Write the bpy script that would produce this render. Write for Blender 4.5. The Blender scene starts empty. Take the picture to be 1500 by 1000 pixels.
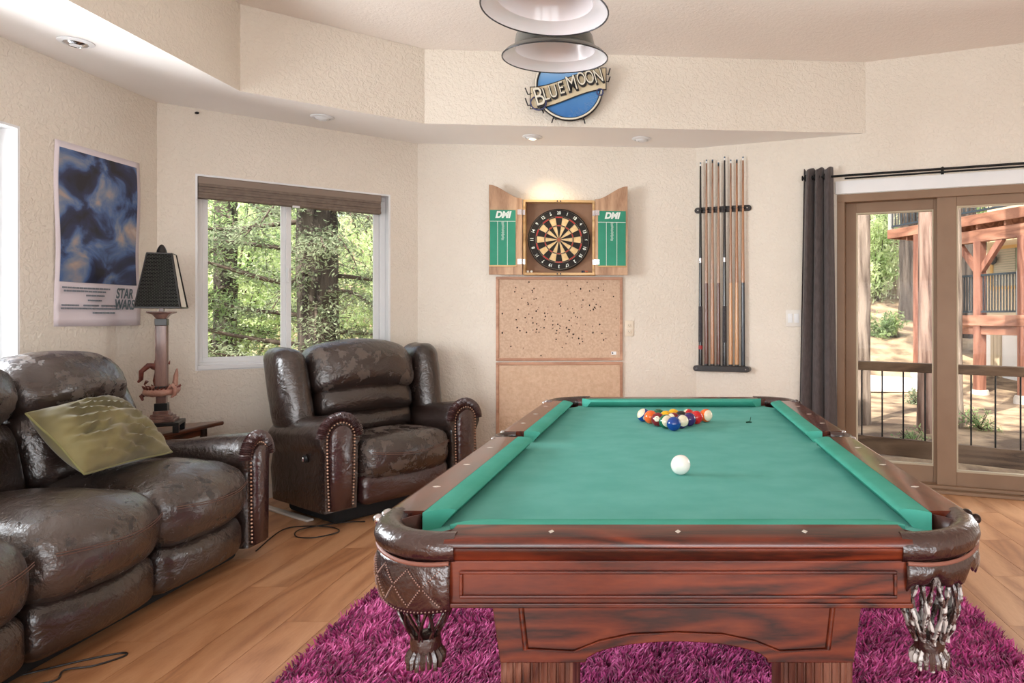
import bpy, bmesh, math, random
from mathutils import Vector, Matrix, noise
from math import sin, cos, pi, radians, sqrt, atan2
SC = bpy.context.scene
COL = SC.collection

# ------------------------------------------------------------------ camera
cam = bpy.data.cameras.new('camera')
cam.sensor_width = 36.0
cam.lens = 24.48
cam.shift_x = -0.152
cam.shift_y = -0.024
cam.clip_start = 0.02
camo = bpy.data.objects.new('camera', cam)
camo.location = (0, 0, 1.22)
camo.rotation_euler = (pi/2, 0, 0)
COL.objects.link(camo)
SC.camera = camo

# ------------------------------------------------------------------ sky, sun, daylight, exposure
world = bpy.data.worlds.new('sky')
SC.world = world
world.use_nodes = True
wn = world.node_tree
for n in list(wn.nodes): wn.nodes.remove(n)
sky = wn.nodes.new('ShaderNodeTexSky')
sky.sky_type = 'NISHITA'
sky.sun_disc = False
sky.sun_elevation = radians(50)
sky.sun_rotation = radians(200)
sky.air_density = 1.0
sky.dust_density = 2.5
bg = wn.nodes.new('ShaderNodeBackground'); bg.inputs['Strength'].default_value = 0.38
wo = wn.nodes.new('ShaderNodeOutputWorld')
hs = wn.nodes.new('ShaderNodeHueSaturation'); hs.inputs['Saturation'].default_value = 0.45
wn.links.new(sky.outputs[0], hs.inputs['Color']); wn.links.new(hs.outputs[0], bg.inputs[0]); wn.links.new(bg.outputs[0], wo.inputs[0])

def lamp_obj(name, kind, loc, rot, energy, color=(1,1,1), **kw):
    d = bpy.data.lights.new(name, kind)
    d.energy = energy; d.color = color
    for k, v in kw.items(): setattr(d, k, v)
    o = bpy.data.objects.new(name, d)
    o.location = loc; o.rotation_euler = rot
    COL.objects.link(o)
    return o
def aim(d): return Vector(d).to_track_quat('-Z', 'Y').to_euler()
lamp_obj('sun', 'SUN', (0, 0, 12), aim((0.42, 0.52, -0.80)), 7.5, (1.0, 0.95, 0.86), angle=radians(0.6))
# area lamps: daylight at side window and sliding door, added fill from the rear
lamp_obj('rear_fill_light', 'AREA', (0.3, -3.30, 1.25), aim((0, 1, 0.45)), 215, (0.96, 0.98, 1.0), shape='RECTANGLE', size=6.2, size_y=1.5)
lamp_obj('side_window_daylight', 'AREA', (-3.45, 2.45, 1.55), aim((1, 0.25, 0.15)), 105, (0.93, 0.97, 1.0), shape='RECTANGLE', size=1.6, size_y=1.2)
lamp_obj('door_daylight', 'AREA', (3.62, 4.62, 1.35), aim((-0.75, -0.7, 0.15)), 130, (0.95, 0.98, 1.0), shape='RECTANGLE', size=1.4, size_y=1.9)

vs = SC.view_settings
vs.view_transform = 'Standard'
vs.look = 'None'
vs.exposure = 0.30
vs.gamma = 1.0
vs.use_curve_mapping = False

# ------------------------------------------------------------------ helpers
def S(r, g, b):
    f = lambda c: (c/12.92 if c <= 0.04045 else ((c+0.055)/1.055)**2.4)
    return (f(r/255), f(g/255), f(b/255), 1.0)

class MB:
    """collects vertices and faces, builds ONE mesh object"""
    def __init__(s): s.v = []; s.f = []
    def add(s, vs, fs, M=None):
        k = len(s.v)
        if M is not None: vs = [M @ Vector(p) for p in vs]
        s.v += [tuple(p) for p in vs]
        s.f += [tuple(i+k for i in f) for f in fs]
        return s
    def box(s, x0, x1, y0, y1, z0, z1, M=None):
        v = [(x0,y0,z0),(x1,y0,z0),(x1,y1,z0),(x0,y1,z0),(x0,y0,z1),(x1,y0,z1),(x1,y1,z1),(x0,y1,z1)]
        f = [(3,2,1,0),(4,5,6,7),(0,1,5,4),(1,2,6,5),(2,3,7,6),(3,0,4,7)]
        return s.add(v, f, M)
    def cbox(s, c, d, M=None):
        return s.box(c[0]-d[0]/2, c[0]+d[0]/2, c[1]-d[1]/2, c[1]+d[1]/2, c[2]-d[2]/2, c[2]+d[2]/2, M)
    def tube(s, path, r, n=8, closed=False, caps=True, flat=1.0, M=None):
        P = [Vector(p) for p in path]; m = len(P)
        R = r if isinstance(r, (list, tuple)) else [r]*m
        T = []
        for i in range(m):
            a = P[(i-1) % m] if (closed or i > 0) else P[i]
            b = P[(i+1) % m] if (closed or i < m-1) else P[i]
            t = (b-a); t = t.normalized() if t.length > 1e-9 else Vector((0,0,1))
            T.append(t)
        up = Vector((0,0,1)) if abs(T[0].z) < 0.9 else Vector((1,0,0))
        N = (up - T[0]*up.dot(T[0])).normalized()
        vs = []
        for i in range(m):
            N = N - T[i]*N.dot(T[i])
            N = N.normalized() if N.length > 1e-6 else T[i].orthogonal().normalized()
            B = T[i].cross(N)
            for j in range(n):
                a = 2*pi*j/n
                vs.append(P[i] + N*(R[i]*cos(a)*flat) + B*(R[i]*sin(a)))
        fs = []
        for i in range(m if closed else m-1):
            for j in range(n):
                a = i*n+j; b = i*n+(j+1) % n; i2 = (i+1) % m
                fs.append((a, b, i2*n+(j+1) % n, i2*n+j))
        if caps and not closed:
            fs.append(tuple(range(n))[::-1]); fs.append(tuple((m-1)*n+j for j in range(n)))
        return s.add(vs, fs, M)
    def lathe(s, prof, n=24, c=(0,0,0), M=None, a0=0.0, a1=2*pi, rx=1.0, ry=1.0, cap=True):
        full = abs((a1-a0)-2*pi) < 1e-6
        k = n if full else n+1
        vs = []; fs = []
        for (r, z) in prof:
            for j in range(k):
                a = a0+(a1-a0)*j/n
                vs.append((c[0]+r*cos(a)*rx, c[1]+r*sin(a)*ry, c[2]+z))
        for i in range(len(prof)-1):
            for j in range(n):
                j2 = (j+1) % k
                fs.append((i*k+j, i*k+j2, (i+1)*k+j2, (i+1)*k+j))
        if full and cap:
            if prof[0][0] > 1e-6: fs.append(tuple(range(k))[::-1])
            if prof[-1][0] > 1e-6: fs.append(tuple((len(prof)-1)*k+j for j in range(k)))
        return s.add(vs, fs, M)
    def prism(s, poly, a, b, fn, M=None):
        """poly: 2-D points; fn(p, q, t) -> 3-D point, t = a or b"""
        n = len(poly)
        vs = [fn(p, q, a) for p, q in poly] + [fn(p, q, b) for p, q in poly]
        fs = [tuple(range(n))[::-1], tuple(range(n, 2*n))] + [(i, (i+1) % n, n+(i+1) % n, n+i) for i in range(n)]
        return s.add(vs, fs, M)
    def grid(s, fn, nu, nv, M=None, cu=False):
        vs = [fn(i/nu, j/nv) for i in range(nu if cu else nu+1) for j in range(nv+1)]
        k = nv+1; fs = []; m = nu if cu else nu+1
        for i in range(nu):
            for j in range(nv):
                i2 = (i+1) % m
                fs.append((i*k+j, i2*k+j, i2*k+j+1, i*k+j+1))
        return s.add(vs, fs, M)
    def ball(s, c, r, n=12, m=8, sc=(1,1,1), M=None):
        prof = [(r*sin(pi*i/m), -r*cos(pi*i/m)) for i in range(m+1)]
        vs = []; fs = []
        for i, (q, z) in enumerate(prof):
            for j in range(n):
                a = 2*pi*j/n
                vs.append((c[0]+q*cos(a)*sc[0], c[1]+q*sin(a)*sc[1], c[2]+z*sc[2]))
        for i in range(m):
            for j in range(n):
                fs.append((i*n+j, i*n+(j+1) % n, (i+1)*n+(j+1) % n, (i+1)*n+j))
        return s.add(vs, fs, M)
    def rbox(s, size, r, seg=4, inner=5, deform=None, puff=(0,0,0), M=None):
        """rounded cushion: size = full extents, r = edge radius, puff = bulge of the x/y/z faces"""
        h = [a/2 for a in size]
        rr = [min(r, a*0.98) for a in h]
        def ticks(hh, q):
            t = [-hh + q*(1-cos(pi/2*i/seg)) for i in range(seg)]
            mid = [-hh+q + (2*hh-2*q)*i/inner for i in range(inner+1)]
            return t + mid + [-x for x in reversed(t)]
        tk = [ticks(h[i], rr[i]) for i in range(3)]
        idx = {}; vs = []; fs = []
        def vid(a, b, c):
            key = (a, b, c)
            if key in idx: return idx[key]
            p = [tk[0][a], tk[1][b], tk[2][c]]
            inn = [max(-(h[i]-rr[i]), min(h[i]-rr[i], p[i])) for i in range(3)]
            d = [(p[i]-inn[i])/rr[i] for i in range(3)]
            L = sqrt(sum(x*x for x in d))
            if L > 1e-9: p = [inn[i]+d[i]/L*rr[i] for i in range(3)]
            w = [max(0.0, 1-(p[i]/h[i])**2) for i in range(3)]
            q = [p[0]+(p[0]/h[0])*puff[0]*w[1]*w[2], p[1]+(p[1]/h[1])*puff[1]*w[0]*w[2], p[2]+(p[2]/h[2])*puff[2]*w[0]*w[1]]
            if deform: q = deform(Vector(q))
            idx[key] = len(vs); vs.append(tuple(q)); return idx[key]
        n = [len(t)-1 for t in tk]
        for b in range(n[1]):
            for c in range(n[2]):
                fs.append((vid(0,b,c), vid(0,b,c+1), vid(0,b+1,c+1), vid(0,b+1,c)))
                fs.append((vid(n[0],b,c), vid(n[0],b+1,c), vid(n[0],b+1,c+1), vid(n[0],b,c+1)))
        for a in range(n[0]):
            for c in range(n[2]):
                fs.append((vid(a,0,c), vid(a+1,0,c), vid(a+1,0,c+1), vid(a,0,c+1)))
                fs.append((vid(a,n[1],c), vid(a,n[1],c+1), vid(a+1,n[1],c+1), vid(a+1,n[1],c)))
        for a in range(n[0]):
            for b in range(n[1]):
                fs.append((vid(a,b,0), vid(a,b+1,0), vid(a+1,b+1,0), vid(a+1,b,0)))
                fs.append((vid(a,b,n[2]), vid(a+1,b,n[2]), vid(a+1,b+1,n[2]), vid(a,b+1,n[2])))
        return s.add(vs, fs, M)
    def build(s, name, mat, parent=None, smooth=0, bevel=0.0, loc=None, M=None):
        me = bpy.data.meshes.new(name)
        vs = s.v if M is None else [tuple(M @ Vector(p)) for p in s.v]
        me.from_pydata(vs, [], s.f); me.update()
        return link_mesh(name, me, mat, parent, smooth, bevel, loc)

def link_mesh(name, me, mat, parent=None, smooth=0, bevel=0.0, loc=None):
    if smooth:
        me.shade_smooth(); me.set_sharp_from_angle(angle=radians(smooth))
    me.materials.clear(); me.materials.append(mat)
    o = bpy.data.objects.new(name, me)
    COL.objects.link(o)
    if parent is not None: o.parent = parent
    if loc is not None: o.location = loc
    if bevel:
        b = o.modifiers.new('bevel', 'BEVEL'); b.width = bevel; b.segments = 2; b.limit_method = 'ANGLE'; b.angle_limit = radians(40)
    return o

def tag(o, label=None, cat=None, group=None, kind=None):
    if label: o['label'] = label
    if cat: o['category'] = cat
    if group: o['group'] = group
    if kind: o['kind'] = kind
    return o
def thing(name, label, cat, loc=(0,0,0), rotz=0.0, group=None, rot=None):
    o = bpy.data.objects.new(name, None)
    o.empty_display_size = 0.1
    COL.objects.link(o)
    o.location = loc
    o.rotation_euler = rot if rot else (0, 0, rotz)
    return tag(o, label, cat, group)
def copy_tree(o, parent=None):
    c = o.copy(); COL.objects.link(c); c.parent = parent
    for ch in list(o.children): copy_tree(ch, c)
    return c
def text_mesh(body, size, depth=0.001, align='CENTER', shear=0.0, bold=0.0, sx=1.0):
    cu = bpy.data.curves.new('lettering', 'FONT')
    cu.body = body; cu.size = size; cu.extrude = depth; cu.align_x = align; cu.align_y = 'CENTER'; cu.shear = shear; cu.offset = bold
    o = bpy.data.objects.new('lettering', cu); COL.objects.link(o)
    dg = bpy.context.evaluated_depsgraph_get()
    me = bpy.data.meshes.new_from_object(o.evaluated_get(dg))
    bpy.data.objects.remove(o); bpy.data.curves.remove(cu)
    if sx != 1.0:
        for v in me.vertices: v.co.x *= sx
    return me
STAND = Matrix.Rotation(pi/2, 4, 'X')      # text in the XY plane -> upright in XZ, facing -Y

# ------------------------------------------------------------------ materials
MATS = {}
def pmat(name, c1, c2=None, scale=6.0, detail=4.0, rough=0.5, rough2=None, bump=0.0, bscale=60.0, metal=0.0, spec=0.5, coat=0.0,
         stretch=(1,1,1), sheen=0.0, lo=0.35, hi=0.65, bdist=0.01, sub=0.0, emit=None, estr=0.0):
    if name in MATS: return MATS[name]
    m = bpy.data.materials.new(name); m.use_nodes = True
    nt = m.node_tree; N = nt.nodes; L = nt.links
    b = N['Principled BSDF']
    b.inputs['Base Color'].default_value = c1
    b.inputs['Roughness'].default_value = rough
    b.inputs['Metallic'].default_value = metal
    b.inputs['Specular IOR Level'].default_value = spec
    b.inputs['Coat Weight'].default_value = coat
    b.inputs['Coat Roughness'].default_value = 0.12
    b.inputs['Sheen Weight'].default_value = sheen
    if sub: b.inputs['Transmission Weight'].default_value = 0
    if emit:
        b.inputs['Emission Color'].default_value = emit; b.inputs['Emission Strength'].default_value = estr
    tc = N.new('ShaderNodeTexCoord'); mp = N.new('ShaderNodeMapping')
    mp.inputs['Scale'].default_value = stretch
    L.new(tc.outputs['Object'], mp.inputs['Vector'])
    if c2 is not None:
        nz = N.new('ShaderNodeTexNoise'); nz.inputs['Scale'].default_value = scale; nz.inputs['Detail'].default_value = detail
        L.new(mp.outputs[0], nz.inputs['Vector'])
        cr = N.new('ShaderNodeValToRGB')
        cr.color_ramp.elements[0].position = lo; cr.color_ramp.elements[0].color = c1
        cr.color_ramp.elements[1].position = hi; cr.color_ramp.elements[1].color = c2
        L.new(nz.outputs['Fac'], cr.inputs['Fac']); L.new(cr.outputs['Color'], b.inputs['Base Color'])
        if rough2 is not None:
            mr = N.new('ShaderNodeMapRange')
            mr.inputs['From Min'].default_value = lo; mr.inputs['From Max'].default_value = hi
            mr.inputs['To Min'].default_value = rough; mr.inputs['To Max'].default_value = rough2
            L.new(nz.outputs['Fac'], mr.inputs['Value']); L.new(mr.outputs['Result'], b.inputs['Roughness'])
    if bump:
        n2 = N.new('ShaderNodeTexNoise'); n2.inputs['Scale'].default_value = bscale; n2.inputs['Detail'].default_value = 3.0
        L.new(mp.outputs[0], n2.inputs['Vector'])
        bp = N.new('ShaderNodeBump'); bp.inputs['Strength'].default_value = bump; bp.inputs['Distance'].default_value = bdist
        L.new(n2.outputs['Fac'], bp.inputs['Height']); L.new(bp.outputs['Normal'], b.inputs['Normal'])
    MATS[name] = m
    return m

def wood(name, dark, mid, light, axis='X', scale=3.0, rough=0.3, coat=0.0, ring=7.0, spec=0.5, seed=0.0):
    if name in MATS: return MATS[name]
    m = bpy.data.materials.new(name); m.use_nodes = True
    nt = m.node_tree; N = nt.nodes; L = nt.links; b = N['Principled BSDF']
    b.inputs['Roughness'].default_value = rough; b.inputs['Coat Weight'].default_value = coat; b.inputs['Coat Roughness'].default_value = 0.1
    b.inputs['Specular IOR Level'].default_value = spec
    tc = N.new('ShaderNodeTexCoord'); mp = N.new('ShaderNodeMapping')
    st = {'X': (0.16, 1, 1), 'Y': (1, 0.16, 1), 'Z': (1, 1, 0.16)}[axis]
    mp.inputs['Scale'].default_value = st; mp.inputs['Location'].default_value = (seed, seed*1.7, seed*0.6)
    L.new(tc.outputs['Object'], mp.inputs['Vector'])
    n1 = N.new('ShaderNodeTexNoise'); n1.inputs['Scale'].default_value = scale; n1.inputs['Detail'].default_value = 2.0; n1.inputs['Distortion'].default_value = 0.6
    L.new(mp.outputs[0], n1.inputs['Vector'])
    mu = N.new('ShaderNodeMath'); mu.operation = 'MULTIPLY'; mu.inputs[1].default_value = ring
    L.new(n1.outputs['Fac'], mu.inputs[0])
    fr = N.new('ShaderNodeMath'); fr.operation = 'PINGPONG'; fr.inputs[1].default_value = 0.5
    L.new(mu.outputs[0], fr.inputs[0])
    n2 = N.new('ShaderNodeTexNoise'); n2.inputs['Scale'].default_value = scale*28; n2.inputs['Detail'].default_value = 5.0
    L.new(mp.outputs[0], n2.inputs['Vector'])
    ad = N.new('ShaderNodeMath'); ad.operation = 'MULTIPLY_ADD'; ad.inputs[1].default_value = 1.3
    L.new(fr.outputs[0], ad.inputs[0])
    m2 = N.new('ShaderNodeMath'); m2.operation = 'MULTIPLY_ADD'; m2.inputs[1].default_value = 0.55; m2.inputs[2].default_value = -0.12
    L.new(n2.outputs['Fac'], m2.inputs[0]); L.new(m2.outputs[0], ad.inputs[2])
    cr = N.new('ShaderNodeValToRGB')
    e = cr.color_ramp.elements
    e[0].position = 0.12; e[0].color = dark; e[1].position = 0.95; e[1].color = light
    k = e.new(0.5); k.color = mid
    L.new(ad.outputs[0], cr.inputs['Fac']); L.new(cr.outputs['Color'], b.inputs['Base Color'])
    bp = N.new('ShaderNodeBump'); bp.inputs['Strength'].default_value = 0.06; bp.inputs['Distance'].default_value = 0.002
    L.new(n2.outputs['Fac'], bp.inputs['Height']); L.new(bp.outputs['Normal'], b.inputs['Normal'])
    MATS[name] = m
    return m

def leather(name, base, base2, worn, cover=0.6, scale=5.0):
    """dark glossy leather whose top coat has flaked off in blotches"""
    if name in MATS: return MATS[name]
    m = bpy.data.materials.new(name); m.use_nodes = True
    nt = m.node_tree; N = nt.nodes; L = nt.links; b = N['Principled BSDF']
    tc = N.new('ShaderNodeTexCoord')
    def nz(sc, det, dist=0.0):
        n = N.new('ShaderNodeTexNoise'); n.inputs['Scale'].default_value = sc; n.inputs['Detail'].default_value = det; n.inputs['Distortion'].default_value = dist
        L.new(tc.outputs['Object'], n.inputs['Vector']); return n
    na = nz(4.0, 3.0); nb = nz(scale, 14.0, 0.3); nb.inputs['Roughness'].default_value = 0.68; nc = nz(90.0, 3.0); nd = nz(14.0, 4.0, 1.2)
    r1 = N.new('ShaderNodeValToRGB'); r1.color_ramp.elements[0].color = base; r1.color_ramp.elements[1].color = base2
    r1.color_ramp.elements[0].position = 0.35; r1.color_ramp.elements[1].position = 0.7
    L.new(na.outputs['Fac'], r1.inputs['Fac'])
    r2 = N.new('ShaderNodeValToRGB'); r2.color_ramp.elements[0].position = cover; r2.color_ramp.elements[1].position = cover+0.03
    L.new(nb.outputs['Fac'], r2.inputs['Fac'])
    mx = N.new('ShaderNodeMixRGB'); mx.inputs['Color2'].default_value = worn
    L.new(r2.outputs['Color'], mx.inputs['Fac']); L.new(r1.outputs['Color'], mx.inputs['Color1']); L.new(mx.outputs[0], b.inputs['Base Color'])
    mr = N.new('ShaderNodeMapRange'); mr.inputs['To Min'].default_value = 0.27; mr.inputs['To Max'].default_value = 0.50
    L.new(r2.outputs['Color'], mr.inputs['Value']); L.new(mr.outputs['Result'], b.inputs['Roughness'])
    ad = N.new('ShaderNodeMath'); ad.operation = 'MULTIPLY_ADD'; ad.inputs[1].default_value = 0.25
    L.new(nc.outputs['Fac'], ad.inputs[0]); L.new(nd.outputs['Fac'], ad.inputs[2])
    sb = N.new('ShaderNodeMath'); sb.operation = 'MULTIPLY_ADD'; sb.inputs[1].default_value = -0.25
    L.new(r2.outputs['Color'], sb.inputs[0]); L.new(ad.outputs[0], sb.inputs[2])
    bp = N.new('ShaderNodeBump'); bp.inputs['Strength'].default_value = 0.55; bp.inputs['Distance'].default_value = 0.014
    L.new(sb.outputs[0], bp.inputs['Height']); L.new(bp.outputs['Normal'], b.inputs['Normal'])
    b.inputs['Specular IOR Level'].default_value = 0.9
    b.inputs['Coat Weight'].default_value = 0.25; b.inputs['Coat Roughness'].default_value = 0.22
    MATS[name] = m
    return m

def glass(name, tint=(1,1,1,1), refl=0.06):
    m = bpy.data.materials.new(name); m.use_nodes = True
    nt = m.node_tree; N = nt.nodes; L = nt.links
    for n in list(N): N.remove(n)
    out = N.new('ShaderNodeOutputMaterial'); tr = N.new('ShaderNodeBsdfTransparent'); gl = N.new('ShaderNodeBsdfGlossy')
    tr.inputs['Color'].default_value = tint; gl.inputs['Roughness'].default_value = 0.02
    mx = N.new('ShaderNodeMixShader'); fr = N.new('ShaderNodeFresnel'); fr.inputs['IOR'].default_value = 1.12
    L.new(fr.outputs[0], mx.inputs['Fac']); L.new(tr.outputs[0], mx.inputs[1]); L.new(gl.outputs[0], mx.inputs[2]); L.new(mx.outputs[0], out.inputs['Surface'])
    return m

def leafmat(name, c1, c2, trans=0.5):
    m = bpy.data.materials.new(name); m.use_nodes = True
    nt = m.node_tree; N = nt.nodes; L = nt.links
    for n in list(N): N.remove(n)
    out = N.new('ShaderNodeOutputMaterial'); d = N.new('ShaderNodeBsdfDiffuse'); t = N.new('ShaderNodeBsdfTranslucent'); mx = N.new('ShaderNodeMixShader')
    tc = N.new('ShaderNodeTexCoord'); nz = N.new('ShaderNodeTexNoise'); nz.inputs['Scale'].default_value = 2.5; nz.inputs['Detail'].default_value = 5
    cr = N.new('ShaderNodeValToRGB'); cr.color_ramp.elements[0].color = c1; cr.color_ramp.elements[1].color = c2
    cr.color_ramp.elements[0].position = 0.35; cr.color_ramp.elements[1].position = 0.65
    L.new(tc.outputs['Object'], nz.inputs['Vector']); L.new(nz.outputs['Fac'], cr.inputs['Fac'])
    L.new(cr.outputs[0], d.inputs['Color']); L.new(cr.outputs[0], t.inputs['Color'])
    mx.inputs['Fac'].default_value = trans
    L.new(d.outputs[0], mx.inputs[1]); L.new(t.outputs[0], mx.inputs[2]); L.new(mx.outputs[0], out.inputs['Surface'])
    return m

def plaster(name, c1, c2, strength=0.5):
    """knock-down plaster: flattened blobs of relief over a painted wall"""
    m = pmat(name, c1, c2, scale=1.2, detail=3, rough=0.75, spec=0.25)
    N = m.node_tree.nodes; L = m.node_tree.links; b = N['Principled BSDF']
    tc = [n for n in N if n.type == 'TEX_COORD'][0]
    n1 = N.new('ShaderNodeTexNoise'); n1.inputs['Scale'].default_value = 42; n1.inputs['Detail'].default_value = 3; n1.inputs['Distortion'].default_value = 0.8
    L.new(tc.outputs['Object'], n1.inputs['Vector'])
    cr = N.new('ShaderNodeValToRGB'); cr.color_ramp.elements[0].position = 0.42; cr.color_ramp.elements[1].position = 0.6
    L.new(n1.outputs['Fac'], cr.inputs['Fac'])
    bp = N.new('ShaderNodeBump'); bp.inputs['Strength'].default_value = strength; bp.inputs['Distance'].default_value = 0.004
    L.new(cr.outputs['Color'], bp.inputs['Height']); L.new(bp.outputs['Normal'], b.inputs['Normal'])
    return m

M_WALL = plaster('wall_plaster', S(222,213,200), S(228,220,208), 0.6)
M_CEIL = plaster('ceiling_plaster', S(238,229,221), S(242,234,226), 0.30)
M_SOFF = pmat('soffit_paint', S(247,244,241), S(243,240,236), scale=1.5, rough=0.7)
M_WHITE = pmat('white_vinyl', S(232,233,234), S(226,228,230), scale=3, rough=0.35)
M_TRIM = pmat('white_paint', S(226,222,215), S(218,212,204), scale=3, rough=0.5)
M_DARK = pmat('black_plastic', S(22,22,24), rough=0.4)
M_BLACKMETAL = pmat('black_metal', S(26,27,28), rough=0.35, metal=0.6)
M_CHROME = pmat('chrome', S(205,205,210), rough=0.12, metal=1.0)
M_GLASS = glass('window_glass')

# ------------------------------------------------------------------ room shell
ZS, ZC = 2.55, 3.065                     # underside of the soffit, upper ceiling
C0 = Vector((-3.165, -3.0)); C1 = Vector((-3.165, 4.316)); C2 = Vector((-1.918, 5.346)); C3 = Vector((0.226, 5.49))
RD = Vector((0.938, -0.347)).normalized(); C4 = C3 + RD*4.2; C5 = Vector((C4.x, -3.0))
TH = 0.16
def wall(name, A, B, openings, label_mat=M_WALL, top=ZC+0.1):
    """wall from A to B (room on the right-hand side); local x along the wall, +y outwards"""
    d = (B-A); L = d.length; ang = atan2(d.y, d.x)
    mb = MB()
    us = sorted({0.0, L} | {u for o in openings for u in o[:2]})
    for u0, u1 in zip(us[:-1], us[1:]):
        cut = [o for o in openings if o[0] <= u0+1e-6 and o[1] >= u1-1e-6]
        zz = [(-0.1, top)]
        if cut: zz = [(-0.1, cut[0][2]), (cut[0][3], top)]
        for z0, z1 in zz: mb.box(u0, u1, 0, TH, z0, z1)
    bmm = bmesh.new()
    o = mb.build(name, label_mat, loc=(A.x, A.y, 0)); o.rotation_euler = (0, 0, ang)
    bmm.from_mesh(o.data); bmesh.ops.remove_doubles(bmm, verts=bmm.verts, dist=1e-5); bmm.to_mesh(o.data); bmm.free()
    tag(o, kind='structure')
    return o, ang
WIN_L = (4.6, 6.402, 0.95, 2.15)         # window in the left wall (u measured from C0)
w_left, A_L = wall('wall_left', C0, C1, [WIN_L])
WIN_B = (0.197, 1.412, 0.876, 2.134)
w_win, A_W = wall('wall_back_left', C1, C2, [WIN_B])
w_back, A_B = wall('wall_back', C2, C3, [])
DOOR = (1.085, 3.02, 0.0, 2.115)
w_right, A_R = wall('wall_right', C3, C4, [DOOR])
w_far, A_F = wall('wall_far_right', C4, C5, [])
REAR = [(0.6, 2.5, 0.5, 2.7), (2.8, 4.6, 0.5, 2.7), (4.9, 6.8, 0.5, 2.7)]  # unseen openings, added to let fill light in from behind the camera
w_rear, A_E = wall('wall_rear', C5, C0, REAR)

def wp(C, ang, u, out=0.0, z=0.0):
    """point on a wall: u along it, out = distance outwards (negative = into the room)"""
    return (C.x + cos(ang)*u - sin(ang)*out, C.y + sin(ang)*u + cos(ang)*out, z)

# ceiling with the dropped soffit that follows the walls
outline = [C0, C1, C2, C3, C4, C5]
inner = [Vector((-2.52, -3.0)), Vector((-2.52, 4.106)), Vector((-1.673, 4.794)), Vector((1.434, 5.043))]
mb = MB()
pts = [(p.x, p.y) for p in outline]
mb.prism(pts, ZC, ZC+0.12, lambda p, q, t: (p, q, t))
ceil = tag(mb.build('ceiling', M_CEIL), kind='structure')
e = Vector((1.434, 5.043)); 
quads = [(C0, C1, inner[1], inner[0]), (C1, C2, inner[2], inner[1]), (C2, C3, inner[3], inner[2])]
for nm, (a, b, c, d) in zip(['soffit_left', 'soffit_back_left', 'soffit_back'], quads):
    mb = MB(); poly = [(p.x, p.y) for p in (a, b, c, d)]
    n = 4
    mb.prism(poly, ZS, ZC-0.001, lambda p, q, t: (p, q, t))
    # underside in smooth white paint, fascia in the wall plaster
    o = mb.build(nm, M_CEIL, ceil)
    o.data.materials.append(M_SOFF)
    for pl in o.data.polygons:
        if abs(pl.normal.z) > 0.9: pl.material_index = 1
    o.data.materials[0] = M_WALL
# roof with eaves above the ceiling, unseen and added to block sun
mb = MB(); big = [(-4.3,-4.3),(-4.3,4.9),(-2.4,6.5),(0.4,6.75),(5.4,4.9),(5.4,-4.3)]
mb.prism(big, ZC+0.14, ZC+0.34, lambda p, q, t: (p, q, t))
tag(mb.build('sun_shade_roof', pmat('sun_shade_board', S(110,92,78), rough=0.8)), kind='structure')

# floor: base slab plus single planks
mb = MB(); mb.prism([(p.x*1.0, p.y) for p in outline], -0.12, -0.012, lambda p, q, t: (p, q, t))
floor = tag(mb.build('floor', pmat('subfloor', S(60,38,24), rough=0.8)), kind='structure')
PLK = [wood('oak_plank_%d' % i, S(*a), S(*b), S(*c), 'Y', 5.0, 0.30, 0.0, 3.5, 0.5, i*3.1) for i, (a, b, c) in enumerate([
    ((160,110,74), (186,134,94), (202,152,112)), ((154,104,70), (180,128,88), (196,146,106)), ((164,114,78), (190,140,100), (206,158,118))])]
PW, PL = 0.18, 1.42
def inside(x, y):
    n = len(outline); c = False
    for i in range(n):
        a, b = outline[i], outline[(i+1) % n]
        if (a.y > y) != (b.y > y) and x < (b.x-a.x)*(y-a.y)/(b.y-a.y)+a.x: c = not c
    return c
def clip_poly(poly, A, B):
    """keep the part of poly on the room side (right) of A->B"""
    out = []
    sd = lambda p: (B.x-A.x)*(p[1]-A.y)-(B.y-A.y)*(p[0]-A.x)
    for i in range(len(poly)):
        p, q = poly[i], poly[(i+1) % len(poly)]
        sp, sq = sd(p), sd(q)
        if sp <= 0: out.append(p)
        if sp*sq < 0:
            t = sp/(sp-sq); out.append((p[0]+(q[0]-p[0])*t, p[1]+(q[1]-p[1])*t))
    return out
random.seed(3)
mb = MB(); mb.box(0, PW-0.0016, 0, PL-0.0016, -0.012, 0.0); 
plank_me = [None]*3
cols = int((C4.x-C0.x)/PW)+1
g = 0
for i in range(cols):
    x0 = -3.165 + i*PW + 0.012
    off = (i*0.53) % PL
    for j in range(-1, 8):
        y0 = -3.0 + off + j*PL - 0.4
        poly = [(x0, y0), (x0+PW-0.0018, y0), (x0+PW-0.0018, y0+PL-0.0018), (x0, y0+PL-0.0018)]
        if y0+PL < 0.9: continue
        for a, b in zip(outline, outline[1:]+outline[:1]):
            if len(poly) > 2: poly = clip_poly(poly, a, b)
        if len(poly) < 3: continue
        mb = MB(); mb.prism([(p-x0, q-y0) for p, q in poly], -0.012, 0.0, lambda p, q, t: (p, q, t))
        o = mb.build('plank', PLK[(i*7+j*3+random.randrange(3)) % 3], floor, loc=(x0, y0, 0))
mb = MB(); mb.box(C0.x, C4.x, -3.0, 1.1, -0.012, -0.0005)
tag(mb.build('plank_field', PLK[0], floor), kind='stuff')

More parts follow.
